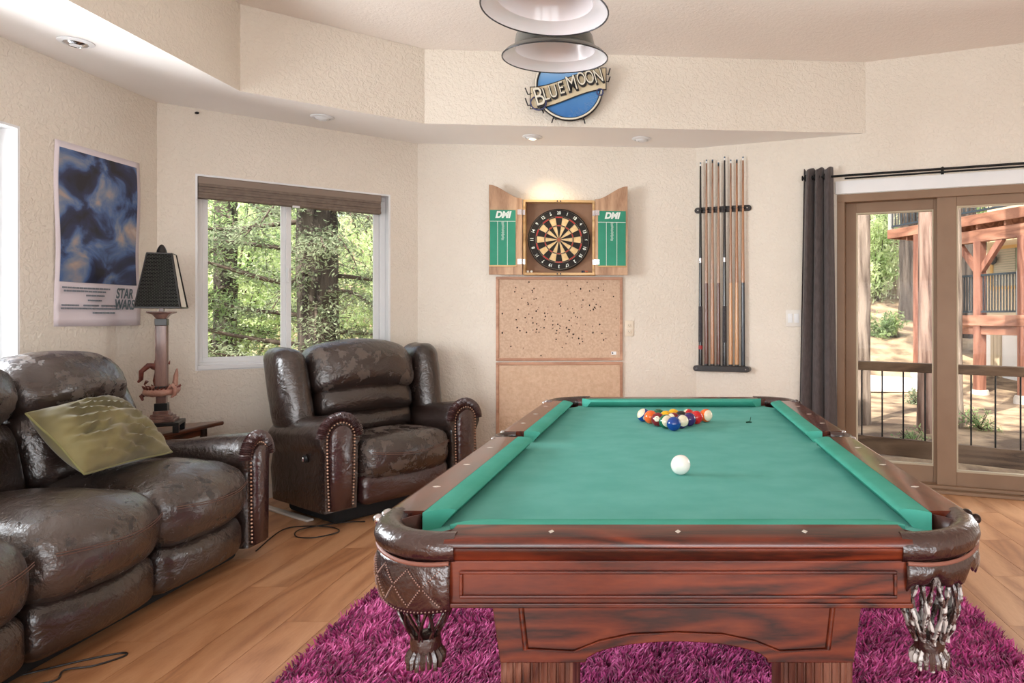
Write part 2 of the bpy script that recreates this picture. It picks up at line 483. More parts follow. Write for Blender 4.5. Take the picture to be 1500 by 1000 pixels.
# baseboards
def baseboard(name, C, ang, u0, u1):
    mb = MB(); mb.prism([(0,0),(-0.014,0),(-0.014,0.075),(-0.008,0.09),(0,0.09)], u0, u1, lambda p, q, t: (t, p, q))
    o = mb.build(name, M_TRIM, loc=(C.x, C.y, 0)); o.rotation_euler = (0, 0, ang); return tag(o, kind='structure')
baseboard('baseboard_left', C0, A_L, 0.02, 7.30)
baseboard('baseboard_back_left', C1, A_W, 0.02, 1.60)
baseboard('baseboard_back', C2, A_B, 0.02, 2.14)
baseboard('baseboard_right', C3, A_R, 0.01, 1.05)

# ------------------------------------------------------------------ windows
def bars(mb, u0, u1, z0, z1, w, y0, y1):
    mb.box(u0, u1, y0, y1, z0, z0+w); mb.box(u0, u1, y0, y1, z1-w, z1)
    mb.box(u0, u0+w, y0, y1, z0+w, z1-w); mb.box(u1-w, u1, y0, y1, z0+w, z1-w)
def slider(name, C, ang, op, mull=None):
    u0, u1, z0, z1 = op
    root = thing(name, None, None, (C.x, C.y, 0), ang); root['kind'] = 'structure'
    mb = MB(); bars(mb, u0, u1, z0, z1, 0.012, 0.001, TH-0.002); mb.build('jamb_liner', M_WHITE, root)
    mb = MB(); mb.box(u0+0.012, u1-0.012, -0.004, 0.075, z0+0.004, z0+0.03); mb.build('window_sill', M_WHITE, root, bevel=0.004)
    mb = MB(); bars(mb, u0+0.012, u1-0.012, z0+0.012, z1-0.012, 0.035, 0.085, 0.15); mb.build('window_frame', M_WHITE, root, bevel=0.003)
    um = mull if mull else (u0+u1)/2
    for k, (a, b, y) in enumerate([(u0+0.047, um+0.03, 0.098), (um-0.03, u1-0.047, 0.122)]):
        mb = MB(); bars(mb, a, b, z0+0.047, z1-0.047, 0.032 if k == 0 else 0.038, y, y+0.022); s_ = mb.build('sash', M_WHITE, root, bevel=0.002)
        mb = MB(); mb.box(a+0.03, b-0.03, y+0.009, y+0.013, z0+0.077, z1-0.077); mb.build('pane', M_GLASS, s_)
        if k == 0:
            mb = MB(); mb.box(b-0.026, b-0.012, y-0.02, y, 1.46, 1.56); mb.build('latch', M_WHITE, s_, bevel=0.004)
    return root
win1 = slider('window_1', C1, A_W, WIN_B, 0.735)
win2 = slider('window_2', C0, A_L, WIN_L)
for i, op in enumerate(REAR):
    root = thing('window_%d' % (i+3), None, None, (C5.x, C5.y, 0), A_E); root['kind'] = 'structure'  # frames of the added rear openings, out of view
    mb = MB(); bars(mb, *op, 0.06, 0.03, 0.12); mb.box((op[0]+op[1])/2-0.03, (op[0]+op[1])/2+0.03, 0.03, 0.12, op[2], op[3]); mb.build('window_frame', M_WHITE, root)

# roller blind, rolled up inside the top of the back-left window
t = thing('roller_blind', 'taupe fabric blind drawn up inside the top of the window behind the recliner', 'blind', wp(C1, A_W, 0.2, 0, 2.0), A_W)
M_BL = pmat('blind_fabric', S(112,98,88), S(124,110,99), scale=30, rough=0.85, bump=0.15, bscale=300)
mb = MB(); mb.box(0.012, 1.150, 0.006, 0.07, 0.075, 0.122); mb.build('headrail', pmat('blind_rail', S(134,118,106), rough=0.6), t, bevel=0.004)
mb = MB()
for k in range(4): mb.box(0.014, 1.146, 0.008-(k % 2)*0.004, 0.068, 0.004+k*0.018, 0.022+k*0.018)
mb.build('folded_fabric', M_BL, t, bevel=0.003)
mb = MB(); mb.box(0.012, 1.148, 0.004, 0.07, -0.016, 0.004); mb.build('bottom_rail', M_BL, t, bevel=0.004)
mb = MB(); mb.box(0.555, 0.60, 0.001, 0.012, -0.026, -0.012); mb.build('pull_tab', M_WHITE, t, bevel=0.002)

# ------------------------------------------------------------------ rug
M_RUG = pmat('rug_backing', S(96,14,58), rough=0.95)
rug = thing('shag_rug', 'magenta purple shag rug lying under the pool table', 'rug', (0, 0, 0))
RX0, RX1, RY0, RY1 = -1.29, 1.25, 0.75, 3.5
mb = MB(); mb.rbox((RX1-RX0, RY1-RY0, 0.014), 0.006, 2, 2, M=Matrix.Translation(((RX0+RX1)/2, (RY0+RY1)/2, 0.0085)))
mb.build('backing', M_RUG, rug, smooth=40)
random.seed(11)
for nm, c1, c2, frac in [('pile', S(178,26,116), S(232,112,180), 0.6), ('pile', S(120,12,80), S(168,24,110), 0.4)]:
    vs = []; fs = []
    cells = int(62000*frac)
    for k in range(cells):
        y = 1.9 + (RY1-1.9)*random.random() if k % 12 else RY0+(1.9-RY0)*random.random()
        x = RX0 + (RX1-RX0)*random.random()
        cl = noise.noise(Vector((x*9, y*9, 0)))
        a = random.random()*6.283; ln = 0.024+0.016*random.random()
        lean = 0.018+0.012*cl; d = cl*5+random.gauss(0, 0.9)
        dx, dy = cos(d)*lean, sin(d)*lean
        w = 0.0034; wx, wy = cos(a)*w, sin(a)*w
        b = len(vs)
        vs += [(x-wx, y-wy, 0.014), (x+wx, y+wy, 0.014), (x+wx*1.1+dx*.5, y+wy*1.1+dy*.5, 0.014+ln*.7), (x-wx*1.1+dx*.5, y-wy*1.1+dy*.5, 0.014+ln*.7), (x+dx*1.2, y+dy*1.2, 0.014+ln)]
        fs += [(b, b+1, b+2, b+3), (b+3, b+2, b+4)]
    mb = MB(); mb.v = vs; mb.f = fs
    o = mb.build(nm, pmat('rug_%s_%d' % (nm, int(frac*10)), c1, c2, scale=9, detail=5, rough=0.6, sheen=0.4), rug)
    o['kind'] = 'stuff'

# ------------------------------------------------------------------ pool table
TX, TY = 0.02, 2.4685
HW, HL = 0.63, 1.1665
ZT, ZB = 0.805, 0.765
M_CHERRY_X = wood('cherry_along_x', S(44,13,7), S(94,34,16), S(122,52,26), 'X', 7.0, 0.3, 0.2, 9.0)
M_CHERRY_Y = wood('cherry_along_y', S(54,20,12), S(92,38,20), S(114,52,30), 'Y', 6.0, 0.26, 0.3, 7.0)
M_CHERRY_Z = wood('cherry_upright', S(72,38,28), S(112,68,52), S(142,98,80), 'Z', 5.0, 0.3, 0.3, 8.0)
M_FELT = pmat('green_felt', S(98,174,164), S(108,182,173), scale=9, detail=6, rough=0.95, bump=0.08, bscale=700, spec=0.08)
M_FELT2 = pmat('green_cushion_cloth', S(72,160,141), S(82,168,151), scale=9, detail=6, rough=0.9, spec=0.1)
M_PLEA = leather('pocket_leather', S(42,20,18), S(58,30,26), S(96,72,66), 0.72, 7.0)
M_PLEA2 = leather('pocket_leather_worn', S(66,42,38), S(92,68,62), S(196,190,186), 0.50, 30.0)
M_SIGHT = pmat('pearl', S(222,216,205), rough=0.25)
tb = thing('pool_table', 'cherry wood pool table with green cloth and leather drop pockets', 'pool table', (TX, TY, 0))
# slate bed with notches for the pockets
def bed_poly():
    X, Y = 0.56, 1.10; r = 0.062
    P = []
    cs = [(X,-Y,90,180), (X,0,90,270), (X,Y,180,270), (-X,Y,270,360), (-X,0,-90,90), (-X,-Y,0,90)]
    out = []
    def arc(cx, cy, a0, a1, n=8): return [(cx+r*1.05*cos(radians(a0+(a1-a0)*i/n)), cy+r*1.05*sin(radians(a0+(a1-a0)*i/n))) for i in range(n+1)]
    out += arc(X-0.02, -Y+0.02, 200, 70)[:]           # front right corner
    out += arc(X+0.015, 0, 255, 105)
    out += arc(X-0.02, Y-0.02, 290, 160)
    out += arc(-X+0.02, Y-0.02, 20, -110)
    out += arc(-X-0.015, 0, 75, -75)
    out += arc(-X+0.02, -Y+0.02, 110, -20)
    return out
mb = MB(); mb.prism(bed_poly(), ZB-0.03, ZB, lambda p, q, t: (p, q, t)); mb.build('bed', M_FELT, tb)
# rails
RAILP = [(0,0.805),(0.074,0.805),(0.083,0.802),(0.0895,0.795),(0.0895,0.788),(0.084,0.784),(0.0845,0.777),(0.080,0.771),(0.0805,0.764),(0.075,0.758),(0,0.758)]
def rail(name, fn, a, b, mat):
    mb = MB(); mb.prism(RAILP, a, b, fn); return mb.build(name, mat, tb, smooth=50)
ends = 0.44; ye = 0.9765
rails = []
rails.append((rail('rail', lambda p, q, t: (t, -HL+0.09-p, q), -ends, ends, M_CHERRY_X), 'f'))
rails.append((rail('rail', lambda p, q, t: (t, HL-0.09+p, q), -ends, ends, M_CHERRY_X), 'b'))
for sx in (-1, 1):
    for (a, b) in ((-ye, -0.062), (0.062, ye)):
        rails.append((rail('rail', lambda p, q, t, sx=sx: (sx*(HW-0.09+p), t, q), a, b, M_CHERRY_Y), (sx, a, b)))
# diamond sights
def sight(parent, x, y, long_y):
    mb = MB(); a, b = (0.0055, 0.010)
    if long_y: a, b = b, a
    mb.prism([(-a,0),(0,-b),(a,0),(0,b)], ZT-0.001, ZT+0.0007, lambda p, q, t: (x+p, y+q, t)); mb.build('sight', M_SIGHT, parent)
for r_, k in rails:
    if k == 'f' or k == 'b':
        yy = -HL+0.045 if k == 'f' else HL-0.045
        for xx in (-0.245, 0.0, 0.245): sight(r_, xx, yy, False)
    else:
        sx, a, b = k
        for i in range(3): sight(r_, sx*(HW-0.045), (0.255*(i+1))*(1 if a > 0 else -1), True)
# cushions: back edge at the rail, nose 55 mm in, mitred ends
def cushion(fn, b0, b1, n0, n1):
    sec = [(0.0, 0.8045, 0), (0.012, 0.806, .2), (0.044, 0.8035, .8), (0.054, 0.799, 1), (0.0555, 0.794, 1), (0.050, 0.789, .92), (0.030, 0.7655, .55), (0.0, 0.7655, 0)]
    vs = []; n = len(sec)
    for e in (0, 1):
        for d, z, k in sec: vs.append(fn(d, (b0+(n0-b0)*k) if e == 0 else (b1+(n1-b1)*k), z))
    fs = [tuple(range(n)), tuple(range(n, 2*n))[::-1]] + [(i, n+i, n+(i+1) % n, (i+1) % n) for i in range(n)]
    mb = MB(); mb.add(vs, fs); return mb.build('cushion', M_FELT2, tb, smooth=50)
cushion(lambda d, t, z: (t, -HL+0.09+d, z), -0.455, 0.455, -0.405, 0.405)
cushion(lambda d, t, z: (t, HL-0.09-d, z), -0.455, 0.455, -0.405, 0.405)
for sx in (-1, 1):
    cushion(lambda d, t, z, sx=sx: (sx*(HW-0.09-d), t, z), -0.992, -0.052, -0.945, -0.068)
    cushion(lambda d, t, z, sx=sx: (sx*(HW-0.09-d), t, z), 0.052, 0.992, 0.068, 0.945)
# apron panels with raised mouldings
def apron(M, half, mat, nm='apron'):
    mb = MB(); mb.box(-half, half, 0, 0.03, 0.675, 0.760, M); o = mb.build(nm, mat, tb, bevel=0.003)
    mb = MB(); w = 0.006
    def fr(i, d0, d1):
        mb.box(-half+i, half-i, d0, d1, 0.690+i*0.0, 0.690+w, M); mb.box(-half+i, half-i, d0, d1, 0.742-w, 0.742, M)
        mb.box(-half+i, -half+i+w, d0, d1, 0.690+w, 0.742-w, M); mb.box(half-i-w, half-i, d0, d1, 0.690+w, 0.742-w, M)
    fr(0.028, -0.006, 0.0); mb.build('panel_moulding', mat, o, bevel=0.002)
    mb = MB(); mb.box(-half-0.002, half+0.002, -0.005, 0.0, 0.672, 0.681, M); mb.build('bead', mat, o, bevel=0.002)
    return o
apron(Matrix.Translation((0, -HL+0.012, 0)), 0.44, M_CHERRY_X)
apron(Matrix.Translation((0, HL-0.012, 0)) @ Matrix.Rotation(pi, 4, 'Z'), 0.44, M_CHERRY_X)
apron(Matrix.Translation((-HW+0.012, 0, 0)) @ Matrix.Rotation(-pi/2, 4, 'Z'), ye, M_CHERRY_Y)
apron(Matrix.Translation((HW-0.012, 0, 0)) @ Matrix.Rotation(pi/2, 4, 'Z'), ye, M_CHERRY_Y)
# splayed under-cabinet with arched lower edge
def skirt(y, sgn):
    arch = [(0.20*cos(radians(a)), 0.464+0.046*sin(radians(a))) for a in range(0, 181, 12)]
    poly = [(-0.418, 0.70), (-0.386, 0.464)] + [(p, q) for p, q in reversed(arch)] + [(0.386, 0.464), (0.418, 0.70)]
    mb = MB(); mb.prism(poly, y, y+0.035*sgn, lambda p, q, t: (p, t, q)); o = mb.build('cabinet_panel', M_CHERRY_X, tb, bevel=0.002)
    for s in (-1, 1):
        mb = MB(); mb.tube([(s*0.350, y-0.002*sgn, 0.668), (s*0.330, y-0.002*sgn, 0.495)], 0.006, 8)
        mb.tube([(s*0.330, y-0.002*sgn, 0.495), (s*0.225, y-0.002*sgn, 0.490), (s*0.17, y-0.002*sgn, 0.512), (s*0.10, y-0.002*sgn, 0.527), (0, y-0.002*sgn, 0.531)], 0.003, 6)
        mb.build('panel_moulding', M_CHERRY_X, o, smooth=60)
skirt(-HL+0.22, 1); skirt(HL-0.22, -1)
for sx in (-1, 1):
    mb = MB(); mb.add([(sx*0.418,-HL+0.22,0.70),(sx*0.418,HL-0.22,0.70),(sx*0.386,HL-0.22,0.464),(sx*0.386,-HL+0.22,0.464),
                       (sx*0.385,-HL+0.23,0.70),(sx*0.385,HL-0.23,0.70),(sx*0.353,HL-0.23,0.464),(sx*0.353,-HL+0.23,0.464)],
                      [(0,1,2,3),(7,6,5,4),(0,3,7,4),(1,5,6,2),(3,2,6,7),(0,4,5,1)]); mb.build('cabinet_side', M_CHERRY_Y, tb)
# reeded legs
for sx in (-1, 1):
    for sy in (-1, 1):
        cx, cy = sx*0.31, sy*(HL-0.305)
        mb = MB(); mb.cbox((cx, cy, 0.285), (0.146, 0.146, 0.37))
        mb.cbox((cx, cy, 0.062), (0.17, 0.17, 0.09)); mb.cbox((cx, cy, 0.115), (0.158, 0.158, 0.03))
        for k in range(7):
            xx = cx-0.057+k*0.019
            mb.tube([(xx, cy-0.073, 0.13), (xx, cy-0.073, 0.462)], 0.0085, 8); mb.tube([(xx, cy+0.073, 0.13), (xx, cy+0.073, 0.462)], 0.0085, 8)
            yy = cy-0.057+k*0.019
            mb.tube([(cx-0.073, yy, 0.13), (cx-0.073, yy, 0.462)], 0.0085, 8); mb.tube([(cx+0.073, yy, 0.13), (cx+0.073, yy, 0.462)], 0.0085, 8)
        mb.build('leg', M_CHERRY_Z, tb, smooth=40)
# leather drop pockets
def net_strips(c, z0, z1, r0, r1, n, worn, tw=0.9):
    mb = MB(); steps = 14
    for d in (-1, 1):
        for k in range(n):
            path = []; rad = []
            for i in range(steps+1):
                q = i/steps
                a = 2*pi*(k/n) + d*tw*q*(1.0)
                bul = sin(pi*min(1, q*1.05))*0.012
                r = r0+(r1-r0)*q**1.4+bul
                path.append((c[0]+r*cos(a), c[1]+r*sin(a), z0+(z1-z0)*q)); rad.append(0.0058 if not worn else 0.0082+0.003*sin(k*3+i*1.7))
            mb.tube(path, rad, 6, flat=0.55)
    return mb
def corner_pocket(sx, sy, mat, net_mat, skirt_z, worn):
    ax, ay = sx*0.44, sy*ye                          # centre of the quarter arc
    a0 = atan2(sy, 0.0) if False else None
    def P(a, r, z): return (ax+sx*r*cos(a), ay+sy*r*sin(a), z)
    # padded roll around the corner
    n = 18; vs = []; fs = []; m = 14
    for i in range(n+1):
        a = -0.10+(pi/2+0.20)*i/n
        for j in range(m):
            b = 2*pi*j/m
            vs.append(P(a, 0.163+0.030*cos(b), 0.781+0.0285*sin(b)))
    for i in range(n):
        for j in range(m): fs.append((i*m+j, (i+1)*m+j, (i+1)*m+(j+1) % m, i*m+(j+1) % m))
    fs.append(tuple(range(m))); fs.append(tuple(n*m+j for j in range(m)))
    mb = MB(); mb.add(vs, fs); pk = mb.build('pocket', mat, tb, smooth=60)
    # piping under the roll
    mb = MB(); mb.tube([P(-0.05+(pi/2+0.10)*i/20, 0.186, 0.7575+0.004*sin(i*0.31)) for i in range(21)], 0.0042, 6)
    mb.build('piping', pmat('pocket_piping', S(132,84,70), rough=0.5), pk, smooth=60)
    # skirt with a wavy lower edge
    def sk(u, v):
        a = -0.06+(pi/2+0.12)*u
        zb = skirt_z + (0.006*sin(u*7) if not worn else 0.010*sin(u*17)+0.007*sin(u*41))
        bul = 0.007*sin(pi*v)
        return P(a, 0.182+bul, 0.757+(zb-0.757)*v)
    mb = MB(); mb.grid(sk, 30, 8); s_ = mb.build('skirt', mat, pk, smooth=60)
    sol = s_.modifiers.new('thickness', 'SOLIDIFY'); sol.thickness = 0.004; sol.offset = 0
    # stitched diamonds
    if not worn:
        mb = MB()
        def stitch(u, v):
            p = Vector(sk(u, v)); cdir = (p-Vector((ax, ay, p.z))).normalized(); mb.ball(p+cdir*0.0035, 0.0016, 5, 4)
        for k in range(4):
            u0 = 0.10+0.21*k
            for i in range(9):
                q = i/9
                stitch(u0+0.105*q, 0.15+0.32*q); stitch(u0+0.105*q, 0.85-0.38*q); stitch(u0+0.21-0.105*q, 0.15+0.32*q); stitch(u0+0.21-0.105*q, 0.85-0.38*q)
        for i in range(40): stitch(i/40, 0.955)
        mb.build('stitching', pmat('stitch_thread', S(150,122,112), rough=0.6), pk)
    # inner cup
    cc = (sx*0.505, sy*1.040)
    ang = atan2(sy, sx)
    mb = MB(); mb.lathe([(0.070,0.798),(0.072,0.770),(0.070,0.720),(0.052,0.690)], 20, (cc[0], cc[1], 0), a0=ang-1.75, a1=ang+1.75)
    o = mb.build('liner', pmat('liner_leather', S(66,36,31), S(84,48,42), scale=8, rough=0.4), pk, smooth=60)
    so = o.modifiers.new('thickness', 'SOLIDIFY'); so.thickness = 0.004
    # woven net, collar and fringe
    c = (sx*0.512, sy*1.052)
    mb = net_strips(c, min(skirt_z+0.035, 0.72), 0.572, 0.050, 0.034 if worn else 0.024, 11 if worn else 8, worn, 0.55 if worn else 0.9); mb.build('net', net_mat, pk, smooth=60)
    mb = MB(); mb.lathe([(0.020,0.578),(0.029,0.575),(0.031,0.560),(0.029,0.545),(0.022,0.542)], 16, (c[0], c[1], 0)); mb.build('collar', mat, pk, smooth=50)
    mb = MB(); random.seed(5)
    for k in range(18):
        a = 2*pi*k/18; r = 0.030; zz = 0.512+0.012*random.random()
        mb.tube([(c[0]+0.024*cos(a), c[1]+0.024*sin(a), 0.552), (c[0]+0.034*cos(a), c[1]+0.034*sin(a), 0.535), (c[0]+0.035*cos(a), c[1]+0.035*sin(a), zz)], [0.004,0.0065,0.0045], 5)
    mb.build('fringe', net_mat, pk, smooth=60)
    # cast cap where the side rail ends
    mb = MB(); mb.ball((sx*(HW-0.012), sy*(ye+0.006), 0.801), 0.014, 12, 8, (0.8, 1.2, 0.7)); mb.ball((sx*(HW+0.003), sy*(ye+0.016), 0.792), 0.011, 12, 8)
    mb.build('corner_cap', M_CHROME if sx < 0 else pmat('bronze', S(52,38,34), rough=0.35, metal=0.7), pk, smooth=60)
corner_pocket(-1, -1, M_PLEA, M_PLEA, 0.662, False)
corner_pocket(1, -1, M_PLEA, M_PLEA2, 0.715, True)
corner_pocket(-1, 1, M_PLEA, M_PLEA, 0.662, False)
corner_pocket(1, 1, M_PLEA, M_PLEA, 0.662, False)
for sx in (-1, 1):
    vs = []; fs = []; n = 16; m = 10
    for i in range(n+1):
        a = -pi/2+pi*i/n
        for j in range(m):
            b = 2*pi*j/m
            vs.append((sx*(HW-0.062+(0.056+0.013*cos(b))*cos(a)), (0.056+0.013*cos(b))*sin(a), 0.789+0.0165*sin(b)))
    for i in range(n):
        for j in range(m): fs.append((i*m+j, (i+1)*m+j, (i+1)*m+(j+1) % m, i*m+(j+1) % m))
    mb = MB(); mb.add(vs, fs); pk = mb.build('pocket', M_PLEA, tb, smooth=60)
    mb = MB(); mb.lathe([(0.054,0.790),(0.058,0.74),(0.050,0.69),(0.03,0.66)], 16, (sx*(HW-0.062), 0, 0), a0=(0 if sx > 0 else pi)-1.75, a1=(0 if sx > 0 else pi)+1.75)
    o = mb.build('liner', MATS['liner_leather'], pk, smooth=60); so = o.modifiers.new('thickness', 'SOLIDIFY'); so.thickness = 0.004
    mb = net_strips((sx*(HW-0.045), 0), 0.70, 0.575, 0.046, 0.022, 8, False); mb.build('net', M_PLEA, pk, smooth=60)
    for sy in (-1, 1):
        mb = MB(); mb.ball((sx*(HW-0.010), sy*0.066, 0.801), 0.010, 10, 7, (0.9, 1.3, 0.7)); mb.build('corner_cap', M_CHROME, pk, smooth=60)

# ------------------------------------------------------------------ balls
BR = 0.0286
def ball_mat(name, col, stripe):
    if name in MATS: return MATS[name]
    m = bpy.data.materials.new(name); m.use_nodes = True
    nt = m.node_tree; N = nt.nodes; L = nt.links; b = N['Principled BSDF']
    b.inputs['Roughness'].default_value = 0.08; b.inputs['Coat Weight'].default_value = 0.3
    if not stripe: b.inputs['Base Color'].default_value = col
    else:
        tc = N.new('ShaderNodeTexCoord'); sp = N.new('ShaderNodeSeparateXYZ'); L.new(tc.outputs['Object'], sp.inputs[0])
        ab = N.new('ShaderNodeMath'); ab.operation = 'ABSOLUTE'; L.new(sp.outputs['Z'], ab.inputs[0])
        gt = N.new('ShaderNodeMath'); gt.operation = 'GREATER_THAN'; gt.inputs[1].default_value = BR*0.56; L.new(ab.outputs[0], gt.inputs[0])
        mx = N.new('ShaderNodeMixRGB'); mx.inputs['Color1'].default_value = col; mx.inputs['Color2'].default_value = S(232,222,196)
        L.new(gt.outputs[0], mx.inputs['Fac']); L.new(mx.outputs[0], b.inputs['Base Color'])
    MATS[name] = m; return m
BC = {1: (238,182,20), 2: (14,62,140), 3: (200,30,36), 4: (54,34,98), 5: (236,104,40), 6: (12,96,66), 7: (120,22,34), 8: (22,20,22)}
CN = {1: 'yellow', 2: 'blue', 3: 'red', 4: 'purple', 5: 'orange', 6: 'green', 7: 'maroon', 8: 'black'}
bm_ = MB(); bm_.ball((0,0,0), BR, 32, 20); 
M_SPOT = pmat('ball_spot', S(236,230,212), rough=0.1)
def pool_ball(num, x, y, rot, label):
    t = thing('pool_ball', label, 'pool ball', (x, y, ZB+BR), 0, 'pool balls on the table', rot=rot)
    col = S(245,242,236) if num == 0 else S(*BC[(num-1) % 8+1])
    bm_.build('shell', ball_mat('ball_%d' % num, col, num > 8), t, smooth=80)
    if num:
        mb = MB(); k = 0.42
        prof = [((BR+0.00015)*sin(k*i/4), (BR+0.00015)*cos(k*i/4)) for i in range(5)][::-1]
        mb.lathe(prof, 18, M=Matrix.Rotation(pi/2, 4, 'Y')); sp = mb.build('number_spot', M_SPOT, t, smooth=80)
        me = text_mesh(str(num), 0.0125, 0.0002)
        for v in me.vertices:
            a, b = v.co.x, v.co.y; v.co = Vector((sqrt(max(0, (BR+0.0004)**2-a*a-b*b)), a, b))
        link_mesh('number', me, M_DARK, sp)
    return t
ax, ay, dx, dy = 0.0245, 2.779, 0.0645, 0.0585
rack = [[2], [14, 12], [7, 15, 4], [5, 9, 8, 3], [10, 6, 1, 11, 13]]
random.seed(21)
face = {7: (0.1, -0.25, -1.75), 10: (0.9, 0.3, -1.2), 14: (1.35, 0.1, 0.4), 12: (1.2, 0.2, 0.3), 13: (1.45, 0.3, 0.6), 4: (0.1, 0.1, 1.2), 2: (0, 0, 1.0), 5: (0, 0, 1.4), 3: (0, 0, 0.4)}
rown = ['at the front point of the rack', 'in the second row of the rack', 'in the third row of the rack', 'in the fourth row of the rack', 'in the back row of the rack']
for i, row in enumerate(rack):
    for j, num in enumerate(row):
        x = ax+(j-i/2)*dx + (0.012*i/4 if j == i and i == 4 else 0); y = ay+i*dy+(0.012 if (j == 0 and i > 2) else 0)
        r = face.get(num, (random.uniform(0, 3), random.uniform(0, 3), random.uniform(0, 3)))
        kind = 'striped' if num > 8 else 'solid'
        pool_ball(num, x, y, r, '%s %s pool ball %s' % (kind, CN[(num-1) % 8+1], rown[i]))
pool_ball(0, (997-978)/1020*2.0, 2.009, (0, 0, 0), 'plain white cue ball alone on the green cloth')
# scraps left on the cloth
mb = MB(); mb.tube([(0,0,0.002),(0.012,0.004,0.003),(0.024,0.003,0.002)], [0.003,0.0035,0.002], 6); mb.tube([(0.016,0.004,0.003),(0.019,0.006,0.014),(0.021,0.006,0.024)], [0.002,0.0016,0.001], 6)
tag(mb.build('leaf_scrap', pmat('dark_scrap', S(22,70,52), rough=0.8), loc=((1093-978)/1020*2.99, 2.99, ZB+0.001), smooth=60), 'tiny dark green leaf scrap on the cloth beside the racked balls', 'scrap')

# ------------------------------------------------------------------ pendant lamps
def pendant(x, y, z, rot, label):
    t = thing('pendant_lamp', label, 'pendant lamp', (x, y, z), 0, 'enamel pendants over the pool table', rot=rot)
    mi = pmat('white_enamel', S(246,242,247), rough=0.2, coat=0.3); mo = pmat('grey_enamel', S(64,66,62), S(80,82,78), scale=14, rough=0.3, coat=0.3)
    inner = [(0.197,0.0005),(0.185,0.012),(0.165,0.024),(0.150,0.030),(0.148,0.036),(0.140,0.075),(0.115,0.118),(0.075,0.142),(0.032,0.150),(0.0,0.150)]
    outer = [(0.199,0.002),(0.187,0.016),(0.167,0.028),(0.154,0.034),(0.152,0.040),(0.144,0.080),(0.118,0.124),(0.077,0.148),(0.034,0.156),(0.034,0.20),(0.0,0.20)]
    mb = MB(); mb.lathe(outer, 48, cap=False); o = mb.build('shade', mo, t, smooth=40)
    mb = MB(); mb.lathe(inner, 48, cap=False); mb.build('reflector', mi, o, smooth=40)
    mb = MB(); mb.tube([(0.198*cos(2*pi*i/48), 0.198*sin(2*pi*i/48), 0.001) for i in range(48)], 0.0028, 6, closed=True); mb.build('rim', pmat('dark_rim', S(58,58,62), rough=0.3, metal=0.4), o, smooth=60)
    mb = MB(); mb.lathe([(0.018,0.15),(0.018,0.12),(0.03,0.10),(0.032,0.085),(0.022,0.068),(0.0,0.062)], 16); mb.build('bulb', pmat('bulb_glass', S(235,232,226), rough=0.2), t, smooth=60)
    h = ZC - z
    mb = MB(); mb.tube([(0,0,0.2),(0,0,h-0.02)], 0.007, 8); mb.build('rod', M_BLACKMETAL, t, smooth=60)
    mb = MB(); mb.lathe([(0.0,h-0.026),(0.05,h-0.022),(0.06,h-0.003),(0.0,h-0.003)], 24); mb.build('ceiling_rose', M_BLACKMETAL, t, smooth=40)
    return t
pendant(-0.385, 2.19, 2.183, (0.0, radians(0.6), 0), 'large white enamel pendant shade cut off by the top of the picture')
pendant(-0.427, 2.65, 2.203, (radians(4.0), radians(-1.4), 0), 'white enamel pendant shade hanging just above the round blue sign')

